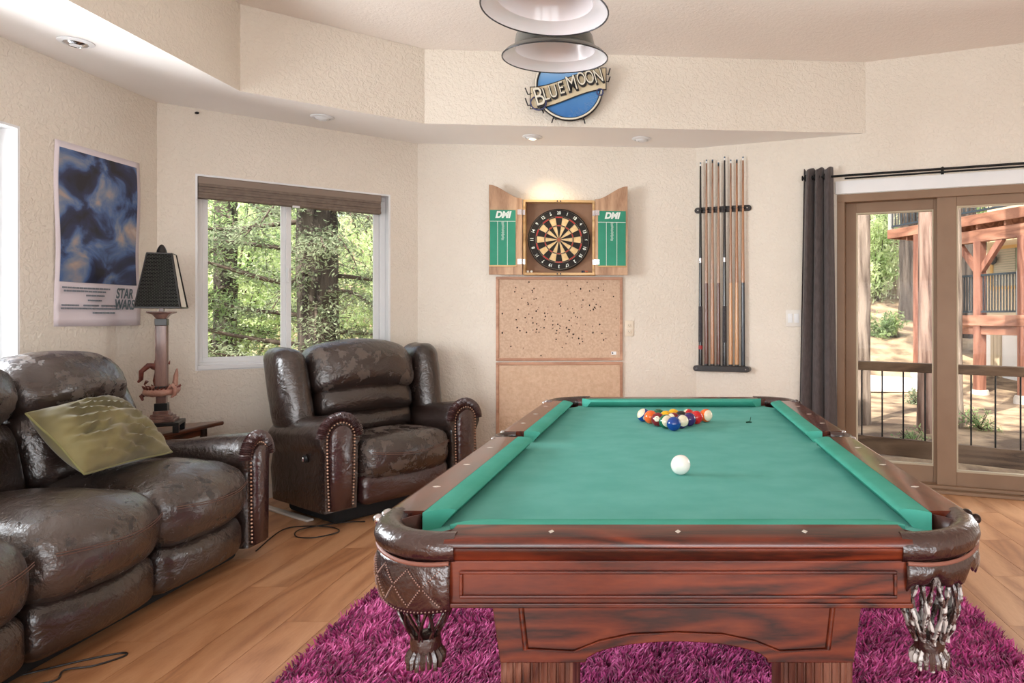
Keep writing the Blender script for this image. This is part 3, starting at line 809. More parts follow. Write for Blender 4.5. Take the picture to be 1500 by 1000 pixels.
# ------------------------------------------------------------------ reclining leather seats
LEA = leather('brown_leather', S(38,28,25), S(52,40,36), S(84,70,62), 0.66, 5.0)
LEA_W = leather('brown_leather_worn', S(42,32,29), S(58,46,42), S(88,76,68), 0.52, 6.0)
LEA_S = leather('brown_leather_flaked', S(58,49,45), S(76,66,61), S(26,20,18), 0.60, 11.0)
LEA_R = leather('reddened_leather', S(50,27,27), S(66,38,37), S(96,72,66), 0.74, 8.0)  # red-brown leather with the reddish floor reflection put into its colour
M_NAIL = pmat('brass_nail', S(214,176,152), rough=0.25, metal=0.7)
M_SEAM = pmat('seam_thread', S(112,82,70), rough=0.7)
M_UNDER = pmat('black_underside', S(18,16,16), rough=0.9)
def wr(p, a=0.004, s=9.0):
    return a*noise.noise(Vector((p.x*s, p.y*s, p.z*s)))
def make_arm(parent, xi, sg, y0, y1, top, zb, W=0.26):
    """xi = inner edge, sg = +1 towards +x; rolled top overhanging outwards, scroll front with nail heads"""
    rz = 0.125; cz = top-rz; cu = W*0.52; ru = W*0.52
    sec = [(W*0.10, zb), (W*0.08, zb+(cz-zb)*0.5), (W*0.06, cz-0.085)]
    for i in range(17):
        a = radians(212-244*i/16)
        sec.append((cu+ru*cos(a), cz+rz*sin(a)))
    sec += [(W*0.90, cz-0.10), (W*0.93, zb+(cz-zb)*0.5), (W*0.90, zb)]
    L = y1-y0
    ys = [(0.0, 0.90), (0.008, 0.95), (0.022, 0.985), (0.05, 1.0)] + [(0.05+(L-0.09)*k/8, 1.0) for k in range(1, 9)] + [(L-0.012, 0.98), (L, 0.94)]
    n = len(sec); vs = []; fs = []
    for yy, k in ys:
        for j, (u, z) in enumerate(sec):
            uu = cu+(u-cu)*k; z2 = cz+(z-cz)*k if z > cz-0.12 else z
            pl = 0.0
            if yy < 0.15 and z > cz-0.06: pl = 0.005*sin(j*2.9)*(1-yy/0.15)      # gathers near the scroll
            p = Vector((xi+sg*(uu+pl*0.4), y0+yy, z2+pl-(0.07*yy/L*(z2-zb)/(top-zb))))
            d = wr(p, 0.007, 6.0)
            vs.append((p.x+d*sg, p.y, p.z+d))
    m = len(ys)
    for i in range(m-1):
        for j in range(n): fs.append((i*n+j, i*n+(j+1) % n, (i+1)*n+(j+1) % n, (i+1)*n+j))
    fs.append(tuple(range(n))); fs.append(tuple((m-1)*n+j for j in range(n)))
    if sg < 0: fs = [f[::-1] for f in fs]
    mb = MB(); mb.add(vs, fs); arm = mb.build('arm', LEA, parent, smooth=50)
    # scroll panel
    pw = W*0.27
    def out(k, off=0.0):
        hw = pw+off; pts = []
        pts.append((cu-hw*0.86, zb+0.01)); pts.append((cu-hw*0.96, zb+(cz-zb)*0.5))
        for i in range(13):
            a = radians(180-180*i/12); pts.append((cu+hw*cos(a), cz-0.005+(hw*1.05)*sin(a)))
        pts.append((cu+hw*0.96, zb+(cz-zb)*0.5)); pts.append((cu+hw*0.86, zb+0.01))
        return pts
    A = out(0); n = len(A); B = [(cu+(u-cu)*0.75, z*0.97+0.012) for u, z in A]
    vs = [(xi+sg*u, y0-0.001, z) for u, z in A]+[(xi+sg*u, y0-0.014, z) for u, z in A]+[(xi+sg*u, y0-0.030, z) for u, z in B]
    fs = [(i, (i+1) % n, n+(i+1) % n, n+i) for i in range(n)]+[(n+i, n+(i+1) % n, 2*n+(i+1) % n, 2*n+i) for i in range(n)]+[tuple(2*n+i for i in range(n))]
    if sg > 0: fs = [f[::-1] for f in fs]
    mb = MB(); mb.add(vs, fs); mb.build('front_panel', LEA_R, arm, smooth=70)
    # nail heads follow the edge of the panel
    mb = MB(); E = out(0, 0.012); acc = 0.0
    for (a, b) in zip(E[:-1], E[1:]):
        seg = sqrt((b[0]-a[0])**2+(b[1]-a[1])**2); d = -acc
        while d+0.019 <= seg:
            d += 0.019; q = d/seg
            mb.ball((xi+sg*(a[0]+(b[0]-a[0])*q), y0-0.006, a[1]+(b[1]-a[1])*q), 0.0062, 7, 5)
        acc = seg-d
    mb.build('nailhead_trim', M_NAIL, arm, smooth=60)
    # pleated welt between panel and roll
    mb = MB(); E = [p for p in out(0, 0.042) if p[1] > cz-0.07]
    path = []
    for (a, b) in zip(E[:-1], E[1:]):
        for i in range(6): path.append((a[0]+(b[0]-a[0])*i/6, a[1]+(b[1]-a[1])*i/6))
    mb.tube([(xi+sg*u, y0+0.004, z) for u, z in path], [0.026+0.006*(i % 2) for i in range(len(path))], 8); mb.build('pleated_welt', LEA_R, arm, smooth=40)
    return arm
def cushion_part(name, parent, c, size, r, mat, puff=(0,0,0), deform=None, seg=4, inner=7, wa=0.006, ws=9.0):
    c = Vector(c)
    def df(p):
        q = deform(p) if deform else p
        w = c+q; k = wr(w, wa, ws)+wr(w+Vector((5,3,1)), wa*0.5, ws*2.7)
        return w+Vector((0, -k, k))
    mb = MB(); mb.rbox(size, r, seg, inner, df, puff)
    return mb.build(name, mat, parent, smooth=60)
def front_seam(parent, c, size, puff, deform, dz, r=0.0016):
    c = Vector(c); pts = []
    for i in range(25):
        x = (-0.43+0.86*i/24)*size[0]; hz = size[2]/2; hy = size[1]/2; z = hz-dz
        y = -hy-puff*(1-(x/(size[0]/2))**2)*(1-(z/hz)**2)
        q = Vector((x, y, z-0.035*cos(pi*x/size[0])+0.02)); q = deform(q) if deform else q
        k = 0.0035
        pts.append(c+q+Vector((0, -k, 0)))
    mb = MB(); mb.tube(pts, r, 5); mb.tube([p+Vector((0, -0.001, -0.009)) for p in pts], r, 5)
    mb.build('seam', M_SEAM, parent, smooth=60)

# --- recliner in the corner
Sx = Vector((0.588, 0.809)); Bx = Vector((-0.809, 0.588)); P0 = Vector((-1.955, 3.925))
rc = P0 + Sx*0.55
rec = thing('recliner', 'dark brown leather recliner with nailhead arms in the corner below the window', 'recliner', (rc.x, rc.y, 0), atan2(Sx.y, Sx.x))
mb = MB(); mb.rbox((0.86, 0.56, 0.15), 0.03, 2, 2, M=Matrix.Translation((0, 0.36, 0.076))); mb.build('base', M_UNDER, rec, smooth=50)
make_arm(rec, -0.30, -1, 0.0, 0.62, 0.655, 0.10); make_arm(rec, 0.30, 1, 0.0, 0.60, 0.655, 0.10)
sd = lambda p: Vector((p.x, p.y-0.03*(1-(p.x/0.31)**2), p.z+0.012*(p.y/0.3)*-1+0.0))
st = cushion_part('seat', rec, (0, 0.22, 0.355), (0.63, 0.50, 0.25), 0.085, LEA_W, (0, 0.045, 0.035), sd)
front_seam(st, (0, 0.22, 0.355), (0.63, 0.50, 0.25), 0.045, sd, 0.085)
cushion_part('footrest', rec, (0, 0.06, 0.185), (0.62, 0.16, 0.19), 0.055, LEA_R, (0, 0.02, 0), None)
lean = lambda k, arch=0.0: (lambda p: Vector((p.x, p.y+p.z*k-0.03*(1-(p.x/0.36)**2), p.z-arch*(p.x/0.36)**2)))
cushion_part('back_cushion', rec, (0, 0.50, 0.545), (0.64, 0.20, 0.17), 0.07, LEA, (0, 0.03, 0), lean(0.2, 0.02))
cushion_part('back_cushion', rec, (0, 0.525, 0.700), (0.68, 0.22, 0.21), 0.085, LEA, (0, 0.035, 0.0), lean(0.2, 0.03))
cushion_part('headrest', rec, (0, 0.560, 0.915), (0.74, 0.25, 0.30), 0.10, LEA_W, (0, 0.04, 0.01), lean(0.25, 0.05))
for sx in (-1, 1):
    wd = lambda p, sx=sx: Vector((p.x+sx*(p.z*0.05), p.y+p.z*0.20-0.05*sx*0, p.z))
    cushion_part('wing', rec, (sx*0.470, 0.535, 0.765), (0.175, 0.27, 0.53), 0.075, LEA, (0.015, 0.02, 0), wd)
mb = MB(); mb.rbox((0.98, 0.10, 0.80), 0.05, 3, 3, lambda p: Vector((p.x*(0.9+0.1*(p.z+0.4)), p.y+p.z*0.14, p.z)), M=Matrix.Translation((0, 0.645, 0.52))); mb.build('back_shell', LEA, rec, smooth=60)
mb = MB(); mb.lathe([(0.0,0.0),(0.030,0.0),(0.032,0.004),(0.026,0.010),(0.0,0.010)], 20, rx=0.75, M=Matrix.Translation((-0.542, 0.19, 0.395)) @ Matrix.Rotation(-pi/2, 4, 'Y'))
hd = mb.build('handle_plate', M_DARK, rec, smooth=40)
mb = MB(); mb.rbox((0.012, 0.016, 0.03), 0.005, 2, 1, M=Matrix.Translation((-0.556, 0.19, 0.395))); mb.build('release_lever', M_CHROME, hd, smooth=40)

# --- three-seat sofa along the left wall
SOX, SOY = -2.075, 2.58
sofa = thing('reclining_sofa', 'worn dark brown leather reclining sofa along the left wall', 'sofa', (SOX, SOY, 0), pi/2)
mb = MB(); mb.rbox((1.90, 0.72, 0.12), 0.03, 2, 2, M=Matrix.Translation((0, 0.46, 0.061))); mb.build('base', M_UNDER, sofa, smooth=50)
make_arm(sofa, 0.865, 1, 0.02, 0.72, 0.635, 0.06, 0.225); make_arm(sofa, -0.865, -1, 0.02, 0.72, 0.635, 0.06, 0.225)
for k, cx in enumerate((0.578, 0.005, -0.568)):
    sz = (0.572, 0.62, 0.27)
    sdf = lambda p: Vector((p.x, p.y-0.035*(1-(p.x/0.29)**2), p.z+0.02*(1-(p.x/0.29)**2)*(1 if p.z > 0 else 0)))
    s_ = cushion_part('seat', sofa, (cx, 0.315, 0.372), sz, 0.095, LEA_S, (0, 0.05, 0.04), sdf, wa=0.009, ws=7.0)
    front_seam(s_, (cx, 0.315, 0.372), sz, 0.05, sdf, 0.10)
    cushion_part('footrest', sofa, (cx, 0.12, 0.155), (0.568, 0.20, 0.205), 0.06, LEA_R if k == 9 else LEA, (0, 0.03, 0), lambda p: Vector((p.x, p.y-0.02*(1-(p.x/0.29)**2), p.z)))
    cushion_part('back_cushion', sofa, (cx, 0.67, 0.640), (0.565, 0.24, 0.36), 0.09, LEA, (0, 0.05, 0), lambda p: Vector((p.x, p.y+p.z*0.22, p.z)), wa=0.008)
    cushion_part('headrest', sofa, (cx, 0.70, 0.915), (0.585, 0.29, 0.275), 0.125, LEA_W, (0, 0.05, 0.012), lambda p: Vector((p.x, p.y+p.z*0.10, p.z-0.02*(p.x/0.29)**2)), wa=0.010, ws=7.0)
for sx in (-1, 1):
    wd = lambda p, sx=sx: Vector((p.x+sx*p.z*0.03, p.y+p.z*0.42+0.35*p.z*p.z, p.z))
    cushion_part('wing', sofa, (sx*0.945, 0.775, 0.755), (0.19, 0.22, 0.55), 0.08, LEA, (0.015, 0.03, 0), wd)
mb = MB(); mb.rbox((1.98, 0.10, 0.86), 0.04, 3, 3, lambda p: Vector((p.x, p.y+p.z*0.10, p.z)), M=Matrix.Translation((0, 0.87, 0.50))); mb.build('back_shell', LEA, sofa, smooth=60)

# --- green velvet pillow leaning on the far seat of the sofa
A_, B_, C_, D_ = [Vector(v) for v in ((-2.545, 2.74, 0.845), (-2.62, 3.25, 0.865), (-2.33, 3.30, 0.575), (-2.30, 2.74, 0.590))]
nrm = (B_-A_).cross(D_-A_).normalized()
if nrm.x < 0: nrm = -nrm
def pil(u, v, s):
    p = (A_*(1-u)+B_*u)*(1-v)+(D_*(1-u)+C_*u)*v
    pin = 0.06*(sin(pi*u)*(1-2*abs(v-0.5))*0+0)
    cen = (A_+B_+C_+D_)/4
    e = 0.10*(1-max(abs(2*u-1), abs(2*v-1)))
    edge = max(abs(2*u-1), abs(2*v-1)); oth = min(abs(2*u-1), abs(2*v-1))
    p = p+(cen-p)*(0.10*(1-oth**2)*edge**3+0.06*(oth*edge)**4)
    t = (max(0, 4*u*(1-u))**0.55)*(max(0, 4*v*(1-v))**0.55)
    f = t*(0.75*(0.35-abs(noise.noise(Vector((u*2.0+v*1.2, v*7.5-u*3.5, 2.0)))))+0.45*(0.3-abs(noise.noise(Vector((u*4-v*2, v*12+u*4, 7.0))))))
    return p+nrm*s*(0.098*t+(0.085*f if s > 0 else 0))
plw = thing('throw_pillow', 'olive green velvet pillow leaning on the sofa back', 'pillow', tuple((A_+B_+C_+D_)/4-Vector((0,0,0.14))))
off = Matrix.Translation(-((A_+B_+C_+D_)/4-Vector((0,0,0.14))))
mb = MB(); mb.grid(lambda u, v: pil(u, v, 1), 48, 40); mb.grid(lambda u, v: pil(1-u, v, -1), 24, 20)
def velvet():
    m = pmat('olive_velvet', S(84,76,40), S(126,116,72), scale=5, detail=3, rough=0.7, sheen=0.3, bump=0.05, bscale=400); return m
mb.build('cover', velvet(), plw, smooth=60, M=off)
mb = MB(); ring = [pil(i/20, 0, 1) for i in range(20)]+[pil(1, i/20, 1) for i in range(20)]+[pil(1-i/20, 1, 1) for i in range(20)]+[pil(0, 1-i/20, 1) for i in range(20)]
mb.tube(ring, 0.0045, 6, closed=True); mb.build('piping', pmat('olive_piping', S(122,118,70), rough=0.7, sheen=0.2), plw, smooth=60, M=off)

# ------------------------------------------------------------------ side table, lamp, ornament
M_WAL = wood('walnut', S(62,30,18), S(104,54,32), S(132,76,48), 'Y', 6.0, 0.28, 0.3, 6.0)
sx0, sy0 = -2.98, 4.02
st = thing('side_table', 'low dark walnut side table holding the lamp between sofa and recliner', 'side table', (sx0, sy0, 0))
top = [(-0.16,-0.30),(0.13,-0.30),(0.165,0.40),(0.14,0.415),(-0.13,0.205),(-0.16,0.18)]
mb = MB(); mb.prism(top, 0.535, 0.560, lambda p, q, t: (p, q, t)); mb.build('tabletop', M_WAL, st, bevel=0.008)
for x, y in ((-0.13,-0.26), (0.10,-0.26), (0.115,0.30), (-0.12,0.14)):
    mb = MB(); mb.tube([(x*0.95, y*0.95, 0.536), (x*1.02, y*1.0, 0.0)], [0.020, 0.013], 10); mb.build('leg', pmat('dark_walnut', S(48,28,20), rough=0.4), st, smooth=50)
mb = MB(); mb.box(-0.12, 0.09, -0.25, -0.23, 0.49, 0.535); mb.box(0.085, 0.105, -0.25, 0.29, 0.49, 0.535); mb.build('apron', M_WAL, st)
bk = thing('closed_book', 'thin pale tan book lying on the side table beside the lamp stand', 'book', (-2.885, 3.795, 0.561), 0.05)
mb = MB(); mb.box(-0.055, 0.055, -0.055, 0.055, 0.003, 0.017); mb.build('pages', pmat('page_edges', S(214,196,160), S(196,176,140), scale=3, stretch=(1,1,60), rough=0.8), bk)
mb = MB(); mb.box(-0.058, 0.058, -0.058, 0.058, 0, 0.003); mb.box(-0.058, 0.058, -0.058, 0.058, 0.017, 0.020); mb.box(-0.058, -0.055, -0.058, 0.058, 0.003, 0.017); mb.build('cover', pmat('tan_cover', S(182,150,108), rough=0.6), bk)

LX, LY, LZ = -2.906, 4.0, 0.561
lm = thing('table_lamp', 'tall table lamp with black woven pyramid shade by the poster', 'lamp', (LX, LY, LZ), radians(25))
M_LP = wood('lamp_stone', S(92,64,56), S(122,90,80), S(146,114,102), 'Z', 6, 0.35, 0.2, 5.0)
M_LB = pmat('lamp_black', S(16,15,15), S(28,25,24), scale=20, rough=0.35)
mb = MB(); h = 0.098; mb.box(-h, h, -h, h, 0.040, 0.060)
for a in (-1, 1):
    for b in (-1, 1): mb.box(min(a*h, a*(h-0.03)), max(a*h, a*(h-0.03)), min(b*h, b*(h-0.03)), max(b*h, b*(h-0.03)), 0.0, 0.041)
mb.build('stand', M_LB, lm, bevel=0.003)
def sq(mb, h, z0, z1): mb.box(-h, h, -h, h, z0, z1)
mb = MB(); sq(mb, 0.072, 0.060, 0.076); sq(mb, 0.060, 0.076, 0.092); sq(mb, 0.046, 0.092, 0.104); sq(mb, 0.036, 0.104, 0.122); mb.build('foot', M_LP, lm, bevel=0.003)
mb = MB(); sq(mb, 0.031, 0.122, 0.165); mb.build('band', M_LB, lm, bevel=0.002)
mb = MB(); sq(mb, 0.024, 0.165, 0.215); sq(mb, 0.024, 0.262, 0.610)
for a in (-1, 1):
    for b in (-1, 1): mb.box(a*0.024-0.003, a*0.024+0.003, b*0.024-0.003, b*0.024+0.003, 0.262, 0.610)
mb.build('column', M_LP, lm, bevel=0.002)
mb = MB(); sq(mb, 0.029, 0.215, 0.262); mb.build('band', M_LB, lm, bevel=0.002)
mb = MB(); sq(mb, 0.029, 0.610, 0.648); mb.build('band', M_LB, lm, bevel=0.002)
def frust(mb, h0, h1, z0, z1):
    mb.add([(-h0,-h0,z0),(h0,-h0,z0),(h0,h0,z0),(-h0,h0,z0),(-h1,-h1,z1),(h1,-h1,z1),(h1,h1,z1),(-h1,h1,z1)], [(3,2,1,0),(4,5,6,7),(0,1,5,4),(1,2,6,5),(2,3,7,6),(3,0,4,7)])
mb = MB(); frust(mb, 0.022, 0.038, 0.648, 0.672); frust(mb, 0.038, 0.062, 0.672, 0.684); sq(mb, 0.062, 0.684, 0.690); sq(mb, 0.012, 0.690, 0.76); mb.build('capital', M_LP, lm, bevel=0.002)
def woven():
    if 'woven_shade' in MATS: return MATS['woven_shade']
    m = pmat('woven_shade', S(14,14,14), rough=0.9, spec=0.1); N = m.node_tree.nodes; L = m.node_tree.links; b = N['Principled BSDF']
    tc = N.new('ShaderNodeTexCoord'); bk_ = N.new('ShaderNodeTexBrick'); mp = N.new('ShaderNodeMapping'); mp.inputs['Rotation'].default_value = (pi/2, 0, 0.0)
    L.new(tc.outputs['Object'], mp.inputs['Vector']); L.new(mp.outputs[0], bk_.inputs['Vector'])
    bk_.inputs['Scale'].default_value = 32; bk_.inputs['Color1'].default_value = S(9,9,10); bk_.inputs['Color2'].default_value = S(18,18,18); bk_.inputs['Mortar'].default_value = S(66,65,61); bk_.inputs['Mortar Size'].default_value = 0.035
    L.new(bk_.outputs['Color'], b.inputs['Base Color'])
    bp = N.new('ShaderNodeBump'); bp.inputs['Strength'].default_value = 0.5; bp.inputs['Distance'].default_value = 0.002; L.new(bk_.outputs['Fac'], bp.inputs['Height']); L.new(bp.outputs[0], b.inputs['Normal'])
    return m
H0, H1, Z0, Z1 = 0.106, 0.058, 0.712, 1.020
mb = MB(); vs = [(-H0,-H0,Z0),(H0,-H0,Z0),(H0,H0,Z0),(-H0,H0,Z0),(-H1,-H1,Z1),(H1,-H1,Z1),(H1,H1,Z1),(-H1,H1,Z1)]
mb.add(vs, [(0,1,5,4),(1,2,6,5),(2,3,7,6),(3,0,4,7)]); sh = mb.build('shade', woven(), lm)
so = sh.modifiers.new('thickness', 'SOLIDIFY'); so.thickness = 0.004
mb = MB()
for i in range(4):
    mb.tube([vs[i], vs[i+4]], 0.0042, 6); mb.tube([vs[i], vs[(i+1) % 4]], 0.004, 6); mb.tube([vs[i+4], vs[4+(i+1) % 4]], 0.004, 6)
mb.build('shade_binding', M_LB, sh)
mb = MB(); mb.tube([(H0-0.004,-H0*0.985,Z0+0.004),(H1-0.004,-H1*0.985,Z1-0.004)], 0.001, 4); mb.add([(H0+0.006,-H0+0.004,Z0+0.004),(H0+0.006,H0-0.07,Z0+0.004),(H1+0.006,H1-0.045,Z1-0.004),(H1+0.006,-H1+0.004,Z1-0.004)], [(0,1,2,3)])
mb.build('shade_edging', pmat('ivory_edging', S(228,222,210), rough=0.7), sh)
mb = MB(); mb.lathe([(0.0,1.075),(0.010,1.070),(0.018,1.056),(0.024,1.040),(0.026,1.028),(0.016,1.022),(0.0,1.018)], 14); mb.tube([(0,0,0.75),(0,0,1.02)], 0.004, 6); mb.box(-H1, H1, -0.004, 0.004, 1.012, 1.018); mb.box(-0.004, 0.004, -H1, H1, 1.012, 1.018); mb.build('finial', M_LB, lm, smooth=50)

# serpent-like dragon ornament wrapped round the lamp column
dr = thing('dragon_ornament', 'red brown resin dragon coiled around the lamp column', 'figurine', (LX, LY, LZ), 0)
M_DR = pmat('resin_red', S(92,40,32), S(128,66,52), scale=30, rough=0.4, bump=0.4, bscale=120); M_DT = pmat('resin_tan', S(168,120,104), S(186,142,124), scale=24, rough=0.4, bump=0.3, bscale=150)
mb = MB(); mb.tube([(0.070*cos(2*pi*i/32), 0.070*sin(2*pi*i/32), 0.236+0.008*sin(2*pi*i/32)) for i in range(32)], [0.021+0.002*sin(i*1.9) for i in range(32)], 10, closed=True); mb.build('coil', M_DT, dr, smooth=60)
mb = MB()
for k in range(26):
    a = 2*pi*k/26; mb.tube([(0.078*cos(a), 0.078*sin(a), 0.250), (0.092*cos(a+0.12), 0.092*sin(a+0.12), 0.262+0.006*(k % 2))], [0.007, 0.0015], 5)
mb.build('spines', M_DR, dr, smooth=60)
mb = MB(); path = [(-0.052,0.05,0.235),(-0.058,0.045,0.29),(-0.045,0.042,0.34),(-0.05,0.03,0.375),(-0.085,0.01,0.378),(-0.11,-0.01,0.345),(-0.112,-0.01,0.30),(-0.128,-0.01,0.285)]
mb.tube(path, [0.020,0.022,0.022,0.020,0.016,0.013,0.011,0.006], 10); mb.build('neck', M_DR, dr, smooth=60)
mb = MB(); mb.ball((-0.050,0.028,0.372), 0.030, 12, 8, (1.2,0.8,0.75)); mb.ball((-0.020,0.01,0.385), 0.014, 8, 6)
for k in range(5): mb.tube([(-0.06+0.02*k,0.03,0.385),(-0.066+0.022*k,0.036,0.408+0.005*(k % 2))], [0.006,0.001], 5)
mb.build('head', M_DR, dr, smooth=50)
mb = MB(); mb.tube([(0.06,-0.03,0.245),(0.085,-0.03,0.27),(0.098,-0.03,0.25),(0.095,-0.03,0.215),(0.078,-0.035,0.20)], [0.014,0.012,0.011,0.010,0.004], 8); mb.tube([(0.045,0.04,0.24),(0.05,0.045,0.32),(0.06,0.04,0.36)], [0.016,0.012,0.004], 8); mb.build('tail', M_DT, dr, smooth=60)
mb = MB(); mb.tube([(-0.06,-0.03,0.232),(-0.088,-0.04,0.205),(-0.075,-0.045,0.185)], [0.013,0.012,0.006], 8); mb.tube([(-0.085,0.0,0.29),(-0.10,0.0,0.27)], [0.010,0.004], 6); mb.build('claw', M_DR, dr, smooth=60)

# ------------------------------------------------------------------ cords and strip on the floor
def cord(name, label, pts, r=0.0035):
    P = [Vector(p) for p in pts]; out = []
    for i in range(len(P)-1):
        p0 = P[max(0, i-1)]; p1 = P[i]; p2 = P[i+1]; p3 = P[min(len(P)-1, i+2)]
        for k in range(8):
            t = k/8; out.append(0.5*((2*p1)+(-p0+p2)*t+(2*p0-5*p1+4*p2-p3)*t*t+(-p0+3*p1-3*p2+p3)*t*t*t))
    out.append(P[-1]); mb = MB(); mb.tube(out, r, 6)
    return tag(mb.build(name, M_DARK, smooth=60), label, 'cord')
z = 0.004
cord('power_cord', 'thin black cord looping on the floor in front of the recliner', [(-2.14,3.62,z),(-2.20,3.98,z),(-2.08,4.05,z),(-1.93,4.02,z),(-1.86,3.93,z+.002),(-1.95,3.84,z),(-2.06,3.86,z),(-2.09,3.97,z+.006),(-1.93,4.12,z),(-1.80,4.14,z)])
cord('power_cord', 'thin black cord curling out from under the near sofa seat', [(-2.20,2.36,z),(-2.08,2.46,z),(-1.98,2.52,z),(-1.95,2.50,z),(-2.0,2.43,z),(-2.07,2.39,z+.004),(-2.05,2.33,z),(-2.14,2.29,z),(-2.2,2.30,z)])
mb = MB(); d = Vector((0.80,-0.60)).normalized()
o = mb.rbox((0.60, 0.045, 0.014), 0.004, 2, 1).build('cord_cover', M_TRIM, smooth=40, loc=(-2.38, 4.32, 0.0075)); o.rotation_euler = (0, 0, atan2(-0.42, 0.62))
tag(o, 'white plastic strip lying on the floor beside the recliner', 'floor strip')

# ------------------------------------------------------------------ poster on the left wall
po = thing('wall_poster', 'creased film poster with dark blue artwork pinned on the left wall', 'poster', wp(C0, A_L, 6.877, -0.002, 1.170), A_L)
def sheet(x0, x1, z0, z1, y, nx=16, nz=24):
    mb = MB()
    def f(u, v):
        x = x0+(x1-x0)*u; zz = z0+(z1-z0)*v
        b = -0.006*sin(zz*9+1)*sin(x*7)-0.012*max(0, 0.25-zz)*4*(0.5+0.5*cos(x*11))*0.5-0.004
        return (x, y+b, zz)
    mb.grid(f, nx, nz); return mb
o = sheet(-0.288, 0.288, 0.0, 0.968, 0.0).build('paper', pmat('poster_paper', S(224,214,220), S(216,206,212), scale=3, rough=0.45), po, smooth=60)
so = o.modifiers.new('thickness', 'SOLIDIFY'); so.thickness = 0.001; so.offset = -1
def art_mat():
    m = bpy.data.materials.new('poster_print'); m.use_nodes = True
    nt = m.node_tree; N = nt.nodes; L = nt.links; b = N['Principled BSDF']; b.inputs['Roughness'].default_value = 0.35
    tc = N.new('ShaderNodeTexCoord')
    n1 = N.new('ShaderNodeTexNoise'); n1.inputs['Scale'].default_value = 5.0; n1.inputs['Detail'].default_value = 5; n1.inputs['Distortion'].default_value = 0.7
    L.new(tc.outputs['Object'], n1.inputs['Vector'])
    cr = N.new('ShaderNodeValToRGB'); e = cr.color_ramp.elements
    e[0].position = 0.36; e[0].color = S(26,26,40); e[1].position = 0.80; e[1].color = S(214,208,206)
    for p, c in ((0.47, S(38,48,84)), (0.54, S(74,102,150)), (0.60, S(120,130,150)), (0.67, S(170,150,140))):
        k = e.new(p); k.color = c
    L.new(n1.outputs['Fac'], cr.inputs['Fac']); L.new(cr.outputs[0], b.inputs['Base Color'])
    return m
sheet(-0.262, 0.262, 0.235, 0.935, -0.0022).build('printed_picture', art_mat(), po, smooth=60)
M_INK = pmat('grey_ink', S(120,126,136), rough=0.5)
mb = MB()
for r_, (zz, xs) in enumerate([(0.205, (-0.25, 0.06)), (0.188, (-0.24, 0.03)), (0.166, (-0.10, 0.02)), (0.140, (-0.09, 0.0)), (0.112, (-0.255, -0.15)), (0.112, (-0.12, -0.02)), (0.112, (0.0, 0.10)), (0.095, (-0.26, 0.12)), (0.072, (-0.06, 0.09))]):
    x = xs[0]; random.seed(r_)
    while x < xs[1]:
        w = random.uniform(0.012, 0.03); mb.box(x, min(x+w, xs[1]), -0.0105-0.012*0.5*max(0, 0.25-zz)*4, -0.0085-0.012*0.5*max(0, 0.25-zz)*2, zz-0.0045, zz+0.0045); x += w+0.005
mb.build('credit_lines', M_INK, po)
for k, (w, zz) in enumerate((('STAR', 0.182), ('WARS', 0.118))):
    me = text_mesh(w, 0.080, 0.0006, shear=0.2, bold=0.0018, sx=0.66); me.transform(Matrix.Translation((0.158, -0.0155, zz)) @ STAND); link_mesh('title', me, pmat('teal_ink', S(82,98,106), rough=0.5), po)

# ------------------------------------------------------------------ dartboard cabinet
M_PINE = wood('pine', S(150,112,84), S(182,144,112), S(202,166,134), 'Z', 6, 0.5, 0.0, 4.0)
M_PINEX = wood('pine_across', S(176,136,88), S(206,168,116), S(224,190,142), 'X', 6, 0.5, 0.0, 4.0)
M_CHALK = pmat('green_chalkboard', S(36,132,104), S(46,142,114), scale=6, rough=0.7)
M_CHW = pmat('chalk_white', S(222,230,224), rough=0.8)
cab = thing('dartboard_cabinet', 'pine dartboard cabinet with both doors open on the back wall', 'dartboard cabinet', wp(C2, A_B, 1.083, 0, 1.54), A_B)
W2, Hc = 0.272, 0.574
mb = MB(); mb.box(-W2, W2, -0.018, -0.002, 0.0, Hc); mb.build('back_panel', pmat('cabinet_back', S(128,96,74), S(146,112,88), scale=5, rough=0.7), cab)
for nm, b in (('side', (-W2, -W2+0.018, 0.0, Hc)), ('side', (W2-0.018, W2, 0.0, Hc)), ('shelf', (-W2+0.018, W2-0.018, 0.0, 0.018)), ('top', (-W2+0.018, W2-0.018, Hc-0.018, Hc))):
    mb = MB(); mb.box(b[0], b[1], -0.095, -0.002, b[2], b[3]); mb.build(nm, M_PINEX, cab, bevel=0.002)
mb = MB()
for x in (-0.012, 0.012):
    for zz in (0.009, Hc-0.009): mb.lathe([(0.0,0.0),(0.006,0.0),(0.006,0.003),(0.0,0.003)], 10, M=Matrix.Translation((x, -0.095, zz)) @ Matrix.Rotation(pi/2, 4, 'X'))
mb.build('magnet_catch', M_DARK, cab)
